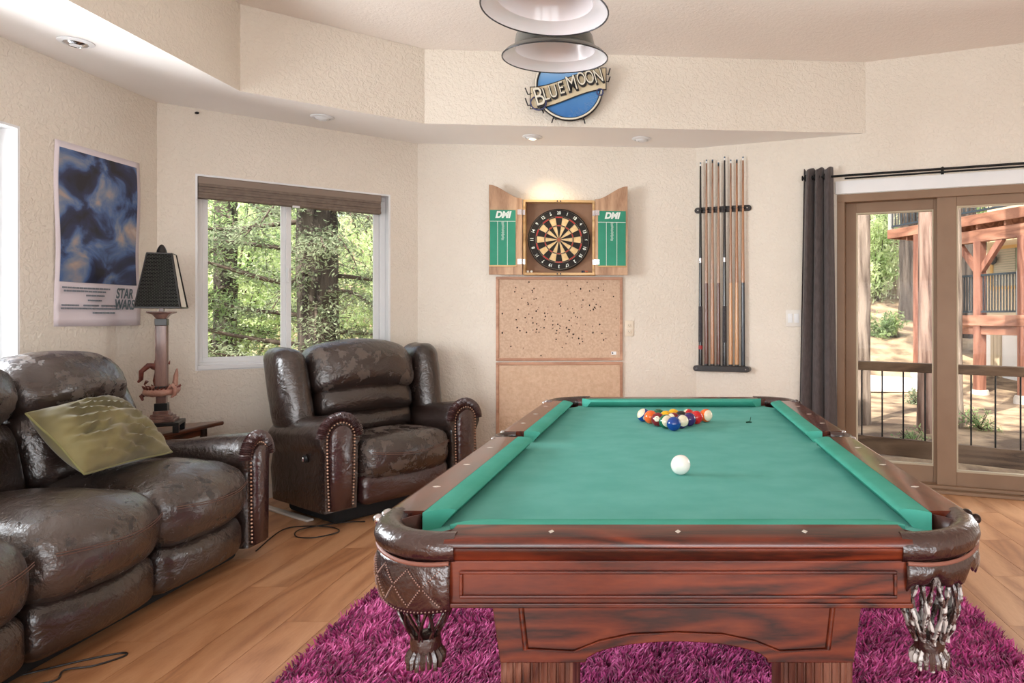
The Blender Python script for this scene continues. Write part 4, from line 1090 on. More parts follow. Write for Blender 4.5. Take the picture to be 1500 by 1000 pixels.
for sg in (-1, 1):
    n = 14
    top = []
    for i in range(n+1):
        q = i/n; s_ = q*q*(3-2*q); top.append((W2+0.004+q*0.248, 0.578+s_*0.103))
    poly = [(W2+0.004, 0.0)]+[(W2+0.252, 0.0)]+[(p, q) for p, q in reversed(top)]
    mb = MB(); mb.prism([(sg*p, q) for p, q in poly], -0.115, -0.097, lambda p, q, t: (p, t, q)); dr_ = mb.build('door', M_PINE, cab, bevel=0.002)
    x0, x1 = sorted((sg*(W2+0.030), sg*(W2+0.240)))
    if sg < 0: x0, x1 = -W2-0.244, -W2-0.052
    else: x0, x1 = W2+0.026, W2+0.238
    mb = MB(); mb.box(x0, x1, -0.118, -0.114, 0.072, 0.490); sb = mb.build('scoreboard', M_CHALK, dr_)
    mb = MB(); mb.box(x0-0.006, x1+0.006, -0.122, -0.114, 0.060, 0.072); mb.build('chalk_ledge', M_PINEX, dr_, bevel=0.001)
    xm = (x0+x1)/2; w = x1-x0
    mb = MB()
    mb.box(x0, x1, -0.1188, -0.1178, 0.402, 0.4055)
    for q in (0.30, 0.68): mb.box(x0+w*q-0.0015, x0+w*q+0.0015, -0.1188, -0.1178, 0.072, 0.402)
    mb.build('score_lines', M_CHW, sb)
    mb = MB(); random.seed(4)
    for k in range(26): mb.box(xm-0.012+random.uniform(0, 0.008), xm+0.006+random.uniform(0, 0.008), -0.1189, -0.1178, 0.262+k*0.0055, 0.2655+k*0.0055)
    mb.build('printed_column', pmat('chalk_grey', S(170,198,186), rough=0.8), sb)
    me = text_mesh('DMI', 0.066, 0.0006, shear=0.25, bold=0.0035, sx=0.95); me.transform(Matrix.Translation((xm, -0.1186, 0.452)) @ STAND); link_mesh('lettering', me, M_CHW, sb)
    for zz in (0.10, 0.475):
        mb = MB(); mb.cbox((sg*(W2+0.022), -0.118, zz), (0.030, 0.004, 0.040)); mb.cbox((sg*(W2-0.008), -0.099, zz), (0.018, 0.006, 0.040)); mb.tube([(sg*(W2+0.003), -0.112, zz-0.02), (sg*(W2+0.003), -0.112, zz+0.02)], 0.005, 8)
        mb.build('hinge', M_CHROME, dr_, smooth=40)
# the board itself
db = thing('dartboard', 'round black and cream dartboard hanging inside the pine cabinet', 'dartboard', wp(C2, A_B, 1.080, -0.020, 1.814), A_B)
FACE = Matrix.Rotation(pi/2, 4, 'X')       # lathe axis z -> -y (towards the room)
R0 = 0.238
M_DBK = pmat('sisal_black', S(26,24,24), S(40,36,34), scale=60, rough=0.9); M_DCR = pmat('sisal_cream', S(206,176,128), S(222,196,150), scale=30, rough=0.9)
M_DRD = pmat('sisal_red', S(178,44,44), rough=0.85); M_DGR = pmat('sisal_green', S(66,60,52), rough=0.85); M_WIRE = pmat('wire', S(176,170,160), rough=0.3, metal=0.8)
mb = MB(); mb.lathe([(0.0,0.0),(R0-0.004,0.0),(R0,0.004),(R0,0.034),(R0-0.003,0.038),(0.0,0.038)], 64, M=FACE); mb.build('body', M_DBK, db, smooth=40)
def wedge(a0, a1, r0, r1, y0, y1, n=4):
    mb = MB(); P = [(r0*cos(a0+(a1-a0)*i/n), r0*sin(a0+(a1-a0)*i/n)) for i in range(n+1)]+[(r1*cos(a1-(a1-a0)*i/n), r1*sin(a1-(a1-a0)*i/n)) for i in range(n+1)]
    mb.prism(P, y0, y1, lambda p, q, t: (p, t, q)); return mb
RD_, RT = 0.178, 0.112
ORD = [20,1,18,4,13,6,10,15,2,17,3,19,7,16,8,11,14,9,12,5]
for k in range(20):
    a = pi/2-k*pi/10; a0, a1 = a-pi/20+0.006, a+pi/20-0.006
    mt = M_DBK if k % 2 == 0 else M_DCR
    s_ = wedge(a0, a1, 0.017, RD_-0.010, -0.0385, -0.0395 if k % 2 else -0.0392).build('segment', mt, db)
    mt2 = M_DRD if k % 2 == 0 else M_DGR
    wedge(a0, a1, RD_-0.010, RD_, -0.0385, -0.0396).build('double_ring', mt2, s_)
    wedge(a0, a1, RT-0.008, RT, -0.0393, -0.0398).build('treble_ring', mt2, s_)
    me = text_mesh(str(ORD[k]), 0.034, 0.0008, bold=0.0008, sx=0.85); me.transform(Matrix.Translation((0.205*cos(a), -0.0405, 0.205*sin(a))) @ Matrix.Rotation(-(a-pi/2), 4, 'Y') @ STAND); link_mesh('number', me, M_WIRE if False else M_CHW, db)
mb = MB()
for r in (0.017, RT-0.008, RT, RD_-0.010, RD_, 0.228): mb.tube([(r*cos(2*pi*i/64), -0.0405, r*sin(2*pi*i/64)) for i in range(64)], 0.0009, 4, closed=True)
for k in range(20):
    a = pi/2-(k+0.5)*pi/10; mb.tube([(0.017*cos(a), -0.0405, 0.017*sin(a)), (RD_*cos(a), -0.0405, RD_*sin(a))], 0.0008, 4)
mb.build('wire_spider', M_WIRE, db)
mb = MB(); mb.lathe([(0.0,0.0385),(0.016,0.0385),(0.016,0.0402),(0.0,0.0402)], 20, M=FACE); mb.build('bullseye', pmat('sisal_bull', S(150,92,70), rough=0.85), db)
# dice and darts lying in the bottom of the cabinet
M_DIE = pmat('die_ivory', S(236,232,222), rough=0.3)
for k, (dx, rz, lab) in enumerate(((-0.238, 0.5, 'left white die with black pips in the dartboard cabinet'), (-0.210, 0.2, 'white die with black pips to the right of the other die'))):
    t = thing('die', lab, 'die', wp(C2, A_B, 1.083+dx, -0.075, 1.5585), A_B+rz, 'dice in the cabinet')
    mb = MB(); mb.rbox((0.016, 0.016, 0.016), 0.003, 2, 1, M=Matrix.Translation((0, 0, 0.0081))); mb.build('cube', M_DIE, t, smooth=40)
    mb = MB()
    for p, q in ((-0.004,0.004), (0.004,0.0125), (0,0.008), (-0.004,0.0125), (0.004,0.004)): mb.ball((p, -0.0079, q), 0.0018, 6, 4, (1, 0.3, 1)); mb.ball((-0.0079, p, q), 0.0018, 6, 4, (0.3, 1, 1))
    mb.build('pips', M_DARK, t)
for k, (dx, c, lab) in enumerate(((0.200, S(28,46,72), 'dark blue flighted dart lying in the cabinet'), (0.222, S(206,92,48), 'orange flighted dart lying in the cabinet'))):
    t = thing('dart', lab, 'dart', wp(C2, A_B, 1.083+dx, -0.060+0.02*k, 1.5655), A_B+radians(-160-12*k), 'darts in the cabinet')
    mb = MB(); mb.tube([(-0.045,0,0),(-0.02,0,0)], [0.0006,0.001], 6); mb.build('point', M_CHROME, t)
    mb = MB(); mb.tube([(-0.02,0,0),(-0.012,0,0),(0.02,0,0)], [0.002,0.0034,0.003], 8); mb.build('barrel', M_CHROME, t, smooth=40)
    mb = MB(); mb.box(-0.0, 0.026, -0.0006, 0.0006, -0.0075, 0.010, Matrix.Translation((0.006,0,0))); mb.box(0.006, 0.032, -0.0095, 0.0095, -0.0006, 0.0006); mb.build('flight', pmat('flight_%d' % k, c, rough=0.5), t)

# ------------------------------------------------------------------ cork boards
M_CORK = pmat('cork', S(190,160,136), S(206,178,154), scale=60, detail=6, rough=0.9, bump=0.25, bscale=140)
M_CFR = wood('cork_frame', S(160,114,88), S(184,138,110), S(200,156,128), 'X', 5, 0.5, 0, 4.0)
def cork(z0, z1, label, mat, holes):
    t = thing('cork_board', label, 'cork board', wp(C2, A_B, 1.0815, 0, z0), A_B, 'framed boards below the dartboard')
    h = z1-z0; w = 0.4875
    mb = MB(); mb.box(-w+0.01, w-0.01, -0.012, -0.001, 0.01, h-0.01); mb.build('panel', mat, t)
    for nm, b in (('frame_rail', (-w, w, 0.0, 0.022)), ('frame_rail', (-w, w, h-0.022, h)), ('frame_stile', (-w, -w+0.022, 0.022, h-0.022)), ('frame_stile', (w-0.022, w, 0.022, h-0.022))):
        mb = MB(); mb.box(b[0], b[1], -0.020, -0.001, b[2], b[3]); mb.build(nm, M_CFR, t, bevel=0.003)
    if holes:
        random.seed(8); mb = MB()
        for k in range(130):
            x = max(-0.44, min(0.44, random.gauss(-0.02, 0.2))); q = max(0.04, min(h-0.04, random.gauss(h*0.50, 0.12)))
            if k > 105: x = random.uniform(-0.44, 0.44); q = random.uniform(0.04, h-0.04)
            r = random.uniform(0.0028, 0.0062)
            mb.ball((x, -0.0122, q), r, 6, 4, (1, 0.25, random.uniform(0.8, 1.5)))
        o = mb.build('dart_holes', pmat('hole_dark', S(38,26,20), rough=0.95), t); o['kind'] = 'stuff'
        mb = MB(); mb.box(w-0.088, w-0.050, -0.0135, -0.012, 0.045, 0.070); o = mb.build('price_tag', M_WHITE, t)
        mb = MB(); mb.ball((w-0.078, -0.0138, 0.058), 0.006, 10, 6, (1, 0.15, 1)); mb.build('tag_mark', M_DARK, o)
cork(0.880, 1.530, 'cork board full of dart holes directly under the dartboard cabinet', M_CORK, True)
cork(0.215, 0.870, 'lower framed board on the back wall partly hidden behind the pool table', pmat('cork_plain', S(200,168,140), S(212,182,156), scale=40, detail=6, rough=0.9, bump=0.6, bscale=60), False)

# ------------------------------------------------------------------ outlet and switch
t = thing('wall_outlet', 'ivory double power outlet right of the cork board', 'outlet', wp(C2, A_B, 1.62, 0, 1.13), A_B)
M_IV = pmat('ivory_plate', S(222,208,188), rough=0.4)
mb = MB(); mb.rbox((0.070, 0.008, 0.122), 0.004, 2, 1, M=Matrix.Translation((0, -0.0045, 0))); mb.build('plate', M_IV, t, smooth=40)
for zz in (-0.024, 0.024):
    mb = MB(); mb.rbox((0.034, 0.006, 0.030), 0.003, 2, 1, M=Matrix.Translation((0, -0.009, zz))); o = mb.build('socket', M_IV, t, smooth=40)
    mb = MB(); mb.cbox((-0.007, -0.0122, zz+0.002), (0.0025, 0.001, 0.010)); mb.cbox((0.007, -0.0122, zz+0.002), (0.0025, 0.001, 0.008)); mb.ball((0, -0.012, zz-0.008), 0.0026, 8, 5, (1, 0.3, 1)); mb.build('slots', M_DARK, o)
t = thing('light_switch', 'white double rocker light switch left of the curtain', 'light switch', wp(C3, A_R, 0.766, 0, 1.21), A_R)
mb = MB(); mb.rbox((0.116, 0.008, 0.126), 0.004, 2, 1, M=Matrix.Translation((0, -0.0045, 0))); mb.build('plate', M_TRIM, t, smooth=40)
for x in (-0.024, 0.024):
    mb = MB(); mb.rbox((0.034, 0.008, 0.068), 0.002, 2, 1, lambda p: Vector((p.x, p.y-0.003*p.z/0.034, p.z)), M=Matrix.Translation((x, -0.009, 0))); mb.build('rocker', M_WHITE, t, smooth=40)

# ------------------------------------------------------------------ cue rack and cues
M_RK = pmat('rack_black', S(30,27,28), S(42,38,38), scale=12, rough=0.35, coat=0.2)
rk = thing('cue_rack', 'black wall rack holding eight pool cues right of the corner', 'cue rack', wp(C3, A_R, 0.218, 0, 0.80), A_R)
def rackbar(name, z, dep, h, half):
    P = [(half*cos(0)*1, 0)]; P = []
    for i in range(9): a = -pi/2+pi*i/8; P.append((half-h/2+h/2*cos(a), h/2*sin(a)))
    for i in range(9): a = pi/2+pi*i/8; P.append((-half+h/2+h/2*cos(a), h/2*sin(a)))
    mb = MB(); mb.prism([(p, q+z) for p, q in P], -0.002, -dep, lambda p, q, t: (p, t, q)); o = mb.build(name, M_RK, rk, smooth=40, bevel=0.003)
    for x in (-half+0.03, half-0.03): 
        mb = MB(); mb.lathe([(0.0,0.0),(0.008,0.0),(0.006,0.004),(0.0,0.004)], 12, M=Matrix.Translation((x, -dep, z)) @ FACE); mb.build('screw', M_CHROME, o, smooth=40)
    return o
upper = rackbar('clip_bar', 1.255, 0.018, 0.046, 0.228)
lower = rackbar('base_bar', 0.020, 0.062, 0.044, 0.226)
CU = [0.045+0.0487*k for k in range(8)]
for u in CU:
    x = u-0.218; mb = MB()
    for s_ in (-1, 1): mb.tube([(x+s_*0.009, -0.015, 1.255), (x+s_*0.0125, -0.035, 1.255), (x+s_*0.009, -0.047, 1.255)], 0.004, 6)
    mb.build('clip', M_RK, upper, smooth=50)
def wcol(n, a, b, c): return wood(n, S(*a), S(*b), S(*c), 'Z', 6, 0.25, 0.3, 3.0)
MAPLE = wcol('cue_maple', (132,98,78), (158,122,100), (176,142,118)); TAN = wcol('cue_tan', (140,94,66), (164,116,84), (182,136,102)); BLK = pmat('cue_black', S(24,24,28), rough=0.2, coat=0.4)
BRN = wcol('cue_brown', (62,34,26), (88,50,38), (106,64,50)); NAVY = pmat('cue_navy', S(28,38,50), rough=0.25, coat=0.3); GOLD = wcol('cue_gold', (164,116,78), (188,140,98), (204,158,116))
spec = [(BLK, BLK, 'white', 'black cue with red mark, first from the corner', 0.0), (MAPLE, BRN, 'white', 'maple cue with dark brown butt, second from the corner', 0.62), (MAPLE, TAN, 'dark', 'plain maple cue with tan butt, third from the corner', 0.9),
        (MAPLE, BRN, 'dark', 'maple cue with dark stained butt, fourth from the corner', 0.35), (BLK, BLK, 'white', 'black cue in the middle of the rack, fifth from the corner', 0.0), (MAPLE, GOLD, 'white', 'golden maple cue, sixth from the corner', 0.9),
        (TAN, GOLD, 'dark', 'golden tan cue with dark tip, seventh from the corner', 0.9), (TAN, NAVY, 'white', 'tan cue with dark navy butt, nearest the curtain', 0.55)]
for k, (ms, mbt, tip, lab, cut) in enumerate(spec):
    L_ = 1.585+0.015*((k*5) % 3)-0.012*(k % 2)
    t = thing('pool_cue', lab, 'pool cue', wp(C3, A_R, CU[k], -0.033, 0.843), A_R, 'cues in the wall rack')
    zc = 0.82 if ms is BLK else 0.64
    r0, rm, r1 = 0.0165, 0.0125, 0.0062
    rr = lambda z: r0+(rm-r0)*z/0.75 if z < 0.75 else rm+(r1-rm)*(z-0.75)/(L_-0.75)
    seg = lambda a, b, ex=0.0: MB().lathe([(0.0,a),(rr(a)+ex,a),(rr(b)+ex,b),(0.0,b)], 14)
    seg(0.012, zc).build('butt', mbt, t, smooth=40); seg(zc, L_-0.03).build('shaft', ms, t, smooth=40)
    seg(0.0, 0.012).build('bumper', M_DARK, t, smooth=40); seg(L_-0.03, L_-0.012, 0.0003).build('ferrule', M_WHITE if tip == 'white' else M_DARK, t, smooth=40); seg(L_-0.012, L_-0.002).build('tip', pmat('cue_tip', S(70,96,120), rough=0.9), t, smooth=40)
    if ms is BLK:
        seg(0.80, 0.835, 0.0008).build('joint_collar', M_CHROME, t, smooth=40); seg(0.18, 0.46, 0.0012).build('wrap', pmat('cue_wrap', S(48,46,50), S(70,68,72), scale=90, rough=0.8), t, smooth=40)
        if k == 0: seg(0.125, 0.155, 0.0008).build('red_band', pmat('cue_red', S(150,30,34), rough=0.4), t, smooth=40)

# ------------------------------------------------------------------ curtain and rod
rod = thing('curtain_rod', 'thin black double curtain rod above the sliding door', 'curtain rod', wp(C3, A_R, 0.845, 0, 2.235), A_R)
mb = MB(); mb.tube([(0.02,-0.075,0.004),(0.95,-0.075,0.004),(2.6,-0.075,0.004)], 0.0085, 10); mb.build('front_pole', M_BLACKMETAL, rod, smooth=60)
mb = MB(); mb.tube([(0.30,-0.045,-0.012),(2.6,-0.045,-0.012)], 0.0065, 8); mb.build('rear_pole', M_BLACKMETAL, rod, smooth=60)
mb = MB(); mb.tube([(0.014*cos(a*pi/8)*0, -0.075+0.016*cos(2*pi*a/16), 0.004+0.016*sin(2*pi*a/16)) for a in range(16)], 0.004, 6, closed=True); mb.ball((0.012,-0.075,0.004), 0.010, 10, 6); mb.build('finial', M_BLACKMETAL, rod, smooth=60)
for u in (0.075, 0.96, 2.3):
    mb = MB(); mb.cbox((u, -0.003, 0.0), (0.02, 0.006, 0.06)); mb.tube([(u, -0.004, -0.004), (u, -0.075, -0.004)], 0.005, 6); mb.tube([(u+0.0, -0.085, 0.016), (u, -0.088, -0.002), (u, -0.072, -0.008)], 0.005, 6); mb.build('bracket', M_BLACKMETAL, rod, smooth=50)
cu_ = thing('curtain', 'dark grey grommet curtain drawn to the left of the sliding door', 'curtain', wp(C3, A_R, 0.955, -0.075, 0.015), A_R)
def cf(u, v):
    zz = 2.285*(1-v); q = 3.1
    w0, w1 = 0.105, 0.145
    half = w0+(w1-w0)*v
    x = -half*1.02+2*half*u-0.012*v
    ph = u*2*pi*q+0.5
    y = (0.034+0.012*v)*sin(ph)+0.006*sin(ph*2.3+v*3)
    x += 0.012*sin(ph*1.0+1.2)*(0.3+v)
    return (x, y, zz+0.012*sin(ph+1.0)*(1-v)**6)
mb = MB(); mb.grid(cf, 90, 30)
o = mb.build('cloth', pmat('charcoal_linen', S(70,62,62), S(84,76,76), scale=70, detail=5, rough=0.9, sheen=0.2, bump=0.1, bscale=500, stretch=(1,1,0.3)), cu_, smooth=80)
so = o.modifiers.new('thickness', 'SOLIDIFY'); so.thickness = 0.003
for k in range(6):
    u = (k+0.5-0.5/pi*0.5)/6.2+0.01; p = Vector(cf(u, 0.02))
    mb = MB(); mb.tube([(p.x+0.004, 0.021*cos(2*pi*i/20), 2.224+0.021*sin(2*pi*i/20)) for i in range(20)], 0.0045, 6, closed=True); mb.build('grommet', M_BLACKMETAL, cu_, smooth=60)

# ------------------------------------------------------------------ sliding door
M_DOOR = pmat('bronze_frame', S(136,108,84), S(128,100,76), scale=4, rough=0.5)
M_DSHADE = pmat('bronze_track', S(112,86,64), rough=0.5)
d1 = thing('door_1', None, None, (C3.x, C3.y, 0), A_R); d1['kind'] = 'structure'
u0, u1, zz0, zz1 = DOOR
mb = MB(); mb.box(u0, u0+0.055, -0.004, TH, 0, zz1); mb.box(u1-0.055, u1, -0.004, TH, 0, zz1); mb.box(u0, u1, -0.006, TH, zz1-0.058, zz1); mb.build('door_frame', M_DOOR, d1, bevel=0.003)
mb = MB(); mb.box(u0, u1, -0.075, TH, 0.0, 0.022); mb.box(u0, u1, -0.02, TH, 0.022, 0.045); mb.build('threshold', M_DOOR, d1, bevel=0.004)
def panel(a, b, y0, y1, gl):
    mb = MB(); mb.box(a, gl[0], y0, y1, 0.03, 2.06); mb.box(gl[1], b, y0, y1, 0.03, 2.06); mb.box(gl[0], gl[1], y0, y1, 0.03, gl[2]); mb.box(gl[0], gl[1], y0, y1, gl[3], 2.06)
    p = mb.build('door_panel', M_DOOR, d1, bevel=0.003)
    mb = MB(); bars(mb, gl[0], gl[1], gl[2], gl[3], 0.010, y0-0.003, y1); mb.build('glazing_bead', pmat('bead_putty', S(178,164,140), rough=0.6), p)
    mb = MB(); mb.box(gl[0]+0.008, gl[1]-0.008, (y0+y1)/2-0.003, (y0+y1)/2+0.003, gl[2]+0.008, gl[3]-0.008); mb.build('pane', M_GLASS, p)
panel(1.140, 1.812, 0.075, 0.115, (1.214, 1.748, 0.160, 1.985))
panel(1.770, 2.965, 0.020, 0.062, (1.898, 2.860, 0.140, 1.992))
mb = MB(); mb.box(u0-0.01, u1+0.1, -0.016, -0.001, 2.118, 2.212); tag(mb.build('trim_1', M_WHITE, bevel=0.003), kind='structure')
bpy.data.objects['trim_1'].location = (C3.x, C3.y, 0); bpy.data.objects['trim_1'].rotation_euler = (0, 0, A_R)

# ------------------------------------------------------------------ round beer sign on the soffit
sd_ = inner[3]-inner[2]; A_S = atan2(sd_.y, sd_.x)
sg_ = thing('neon_sign', 'round blue neon beer sign with cream banner on the soffit face', 'neon sign', wp(inner[2], A_S, 0.988, -0.05, 2.813), A_S)
M_BLK = pmat('sign_black', S(24,24,30), rough=0.3)
mb = MB(); mb.lathe([(0.0,-0.012),(0.236,-0.012),(0.238,-0.006),(0.236,0.0),(0.0,0.0)], 64, M=FACE); mb.build('backing', M_BLK, sg_, smooth=40)
def blue_print():
    m = bpy.data.materials.new('blue_print'); m.use_nodes = True; N = m.node_tree.nodes; L = m.node_tree.links; b = N['Principled BSDF']; b.inputs['Roughness'].default_value = 0.2
    tc = N.new('ShaderNodeTexCoord'); sp = N.new('ShaderNodeSeparateXYZ'); L.new(tc.outputs['Object'], sp.inputs[0])
    mr = N.new('ShaderNodeMapRange'); mr.inputs['From Min'].default_value = -0.2; mr.inputs['From Max'].default_value = 0.2; L.new(sp.outputs['Z'], mr.inputs['Value'])
    cr = N.new('ShaderNodeValToRGB'); e = cr.color_ramp.elements; e[0].color = S(52,112,178); e[1].color = S(170,200,228); k = e.new(0.55); k.color = S(92,150,206); L.new(mr.outputs[0], cr.inputs['Fac']); L.new(cr.outputs[0], b.inputs['Base Color'])
    return m
mb = MB(); mb.lathe([(0.0,0.001),(0.212,0.001),(0.212,0.004),(0.0,0.004)], 64, M=FACE); mb.build('blue_disc', blue_print(), sg_, smooth=40)
mb = MB(); random.seed(2)
for k in range(70):
    a = radians(-75+150*k/70-15); r0 = 0.150+0.05*random.random(); mb.tube([(r0*cos(a), -0.0045, r0*sin(a)), (min(0.208, r0+0.03)*cos(a+0.02), -0.0045, min(0.208, r0+0.03)*sin(a+0.02))], 0.0006, 3)
mb.build('etched_rays', pmat('pale_blue', S(150,186,220), rough=0.3), sg_)
M_NEON = pmat('neon_glass', S(226,222,206), rough=0.15, coat=0.4)
mb = MB(); mb.tube([(0.226*cos(2*pi*i/64), -0.016, 0.226*sin(2*pi*i/64)) for i in range(64)], 0.0065, 8, closed=True); mb.build('ring_tube', M_NEON, sg_, smooth=60)
sm = lambda q: q*q*(3-2*q)
def ban(x): return -0.090+0.146*sm(max(0, min(1, (x+0.26)/0.52)))
for nm, hh, y0, y1, mt, ex in (('banner_outline', 0.0775, -0.022, -0.018, M_BLK, 0.006), ('banner', 0.071, -0.024, -0.019, pmat('banner_cream', S(206,190,158), S(216,202,172), scale=9, rough=0.4), 0.0)):
    mb = MB(); n = 24; P = [(-0.258-ex+(0.512+2*ex)*i/n, ban(-0.258+0.512*i/n)-hh) for i in range(n+1)]+[(0.254+ex-(0.512+2*ex)*i/n, ban(0.254-0.512*i/n)+hh) for i in range(n+1)]
    mb.prism(P, y0, y1, lambda p, q, t: (p, t, q)); mb.build(nm, mt, sg_)
LET = [('B',-0.196,-0.095,0.185,0.72), ('L',-0.150,-0.076,0.125,0.7), ('U',-0.100,-0.056,0.125,0.66), ('E',-0.046,-0.030,0.125,0.66), ('M',0.025,0.004,0.150,0.66), ('O',0.092,0.036,0.132,0.60), ('O',0.148,0.050,0.132,0.60), ('N',0.208,0.060,0.140,0.62)]
for ch, x, zz, sz, sx in LET:
    rot = Matrix.Rotation(-radians(16), 4, 'Y')
    me = text_mesh(ch, sz, 0.006, bold=0.006, sx=sx); me.transform(Matrix.Translation((x, -0.030, zz)) @ rot @ STAND); lt = link_mesh('letter', me, M_BLK, sg_)
    me = text_mesh(ch, sz*0.97, 0.004, bold=-0.0008, sx=sx); me.transform(Matrix.Translation((x-0.004, -0.042, zz+0.004)) @ rot @ STAND); link_mesh('neon_tube', me, M_NEON, lt)
mb = MB(); mb.tube([(-0.205+0.052*cos(2*pi*i/24), -0.036, -0.128+0.048*sin(2*pi*i/24)) for i in range(24)], 0.005, 6, closed=True); mb.tube([(0.215+0.022*cos(2*pi*i/16), -0.03, -0.04+0.022*sin(2*pi*i/16)) for i in range(16)], 0.005, 6, closed=True); mb.build('loop_tube', pmat('blue_glass', S(70,76,116), rough=0.2), sg_, smooth=60)
for k, (x, zz, dx, dz) in enumerate(((-0.25,-0.06,-0.045,0.035), (-0.25,-0.135,-0.045,0.04), (0.255,0.09,0.03,0.035), (0.255,0.04,0.03,0.028), (-0.10,-0.215,-0.015,-0.045), (0.10,-0.215,0.012,-0.045), (-0.19,-0.16,0.02,-0.035))):
    mb = MB(); mb.tube([(x, -0.02, zz), (x+dx*0.6, -0.026, zz-abs(dz)*0.25 if dz > 0 else zz+dz*0.5), (x+dx, -0.03, zz+dz)], 0.0045, 6); mb.tube([(x, -0.02, zz), (x*0.95, 0.045, zz)], 0.005, 6); mb.build('bracket', M_BLK, sg_, smooth=50)

# ------------------------------------------------------------------ recessed ceiling lights
for k, (x, y, lab) in enumerate([(-2.861, 3.366, 'round white recessed light in the left soffit above the poster'), (-2.297, 4.63, 'round white recessed light in the soffit above the window'), (-0.998, 5.139, 'round white recessed light shining on the dartboard'), (-0.194, 5.198, 'round white recessed light in the back soffit near the cue rack')]):
    t = thing('recessed_light', lab, 'recessed light', (x, y, ZS-0.001), 0.3*k, 'recessed lights in the soffit')
    mb = MB(); mb.lathe([(0.052,-0.001),(0.050,-0.010),(0.062,-0.009),(0.072,-0.004),(0.073,-0.0005)], 28); mb.build('trim_ring', M_WHITE, t, smooth=40)
    mb = MB(); mb.lathe([(0.051,-0.001),(0.046,-0.011),(0.030,-0.020),(0.026,-0.016),(0.0,-0.012)], 24); mb.build('eyeball', M_CHROME if k == 0 else M_WHITE, t, smooth=40)
    mb = MB(); mb.lathe([(0.0,-0.0225),(0.018,-0.021),(0.026,-0.018)], 20); mb.build('lens', pmat('lamp_lens', S(255,236,200), rough=0.3, emit=(1.0,0.82,0.55,1), estr=3.0) if k == 2 else M_WHITE, t, smooth=40)
lamp_obj('dartboard_spot', 'SPOT', (-0.990, 5.139, ZS-0.03), aim((0.10, 0.15, -0.55)), 16, (1.0, 0.80, 0.50), spot_size=radians(75), spot_blend=0.9, shadow_soft_size=0.03)
mb = MB(); mb.ball((0, 0, 0), 0.012, 8, 6, (1.3, 0.6, 0.7)); mb.tube([(0, 0.0, 0), (0, -0.012, -0.006), (0.008, -0.02, -0.002)], 0.003, 6)
o = tag(mb.build('ceiling_hook', M_DARK, loc=wp(C1, A_W, 0.205, -0.008, 2.52), smooth=50), 'small black hook high on the wall above the window corner', 'hook')

# ------------------------------------------------------------------ outdoors: hillside
def terr(x, y):
    z = -0.14
    if y > 11.5: z += (y-11.5)*0.10+max(0, y-13.2)*0.20
    if x < 0: z -= min(0.9, -x*0.12)
    z += 0.05*noise.noise(Vector((x*0.6, y*0.6, 0)))+0.03*noise.noise(Vector((x*2, y*2, 3)))
    if y < 6.6 and x > -6: z -= 0.10
    return z
mb = MB()
def tf(u, v):
    x = -24+48*u; y = 4.6+34*v*v+3*v
    return (x, y, terr(x, y))
def tf2(u, v): return tf(u, v)
mb.grid(lambda u, v: (-24+48*u, 3.0+2+34*(v**1.6), 0), 90, 70)
mb.v = [(x, y, terr(x, y)) for x, y, _ in mb.v]
def groundmat():
    m = pmat('dappled_litter', S(92,74,58), S(172,148,118), scale=2.2, detail=8, rough=0.95, bump=0.8, bscale=14, bdist=0.03, lo=0.38, hi=0.62); return m  # pale blotches paint sun dapple into the litter colour
# drop faces that would lie inside the house
keep = []
def in_house(x, y): return inside(x, y) or y < 5.2 and -3.6 < x < 4.4
mb.f = [f for f in mb.f if not any(in_house(mb.v[i][0], mb.v[i][1]) for i in f)]
tag(mb.build('ground', groundmat(), smooth=60), kind='structure')
mb = MB(); mb.grid(lambda u, v: (-16+12.4*u, -6+11.6*v, -0.9), 6, 6); mb.grid(lambda u, v: (4.6+12*u, -6+11.6*v, -0.3), 6, 6)
tag(mb.build('ground', MATS['dappled_litter']), kind='structure')
mb = MB(); P = [(3.3,12.05),(4.55,11.9),(4.75,12.9),(3.7,13.25)]
mb.v = []; mb.prism(P, 0, 0.05, lambda p, q, t: (p, q, terr(p, q)+0.03+t)); tag(mb.build('path_slab', pmat('pale_concrete', S(226,216,204), S(238,230,220), scale=3, rough=0.9)), kind='structure')

# ------------------------------------------------------------------ guard rail outside the door
M_RAILW = wood('weathered_rail', S(74,58,46), S(104,84,66), S(124,102,82), 'X', 6, 0.7, 0, 5)
a_, b_ = Vector((1.50, 5.96)), Vector((2.95, 4.96)); d_ = b_-a_; Lr = d_.length
gr = thing('guard_rail', 'weathered wooden guard rail with thin iron bars outside the sliding door', 'railing', (a_.x, a_.y, 0), atan2(d_.y, d_.x))
mb = MB(); mb.box(-0.05, Lr, -0.045, 0.045, 0.775, 0.848); mb.build('top_rail', M_RAILW, gr, bevel=0.006)
mb = MB(); mb.box(-0.05, Lr, -0.02, 0.02, 0.085, 0.228); mb.build('bottom_board', M_RAILW, gr, bevel=0.004)
for k in range(10):
    x = 0.165+k*0.172; mb = MB(); mb.tube([(x, 0, 0.226), (x, 0, 0.777)], 0.0068, 8); mb.build('baluster', M_BLACKMETAL, gr, smooth=60)
for x in (-0.04, Lr-0.05):
    mb = MB(); mb.box(x-0.045, x+0.045, -0.045, 0.045, -0.30, 0.775); mb.build('post', M_RAILW, gr)

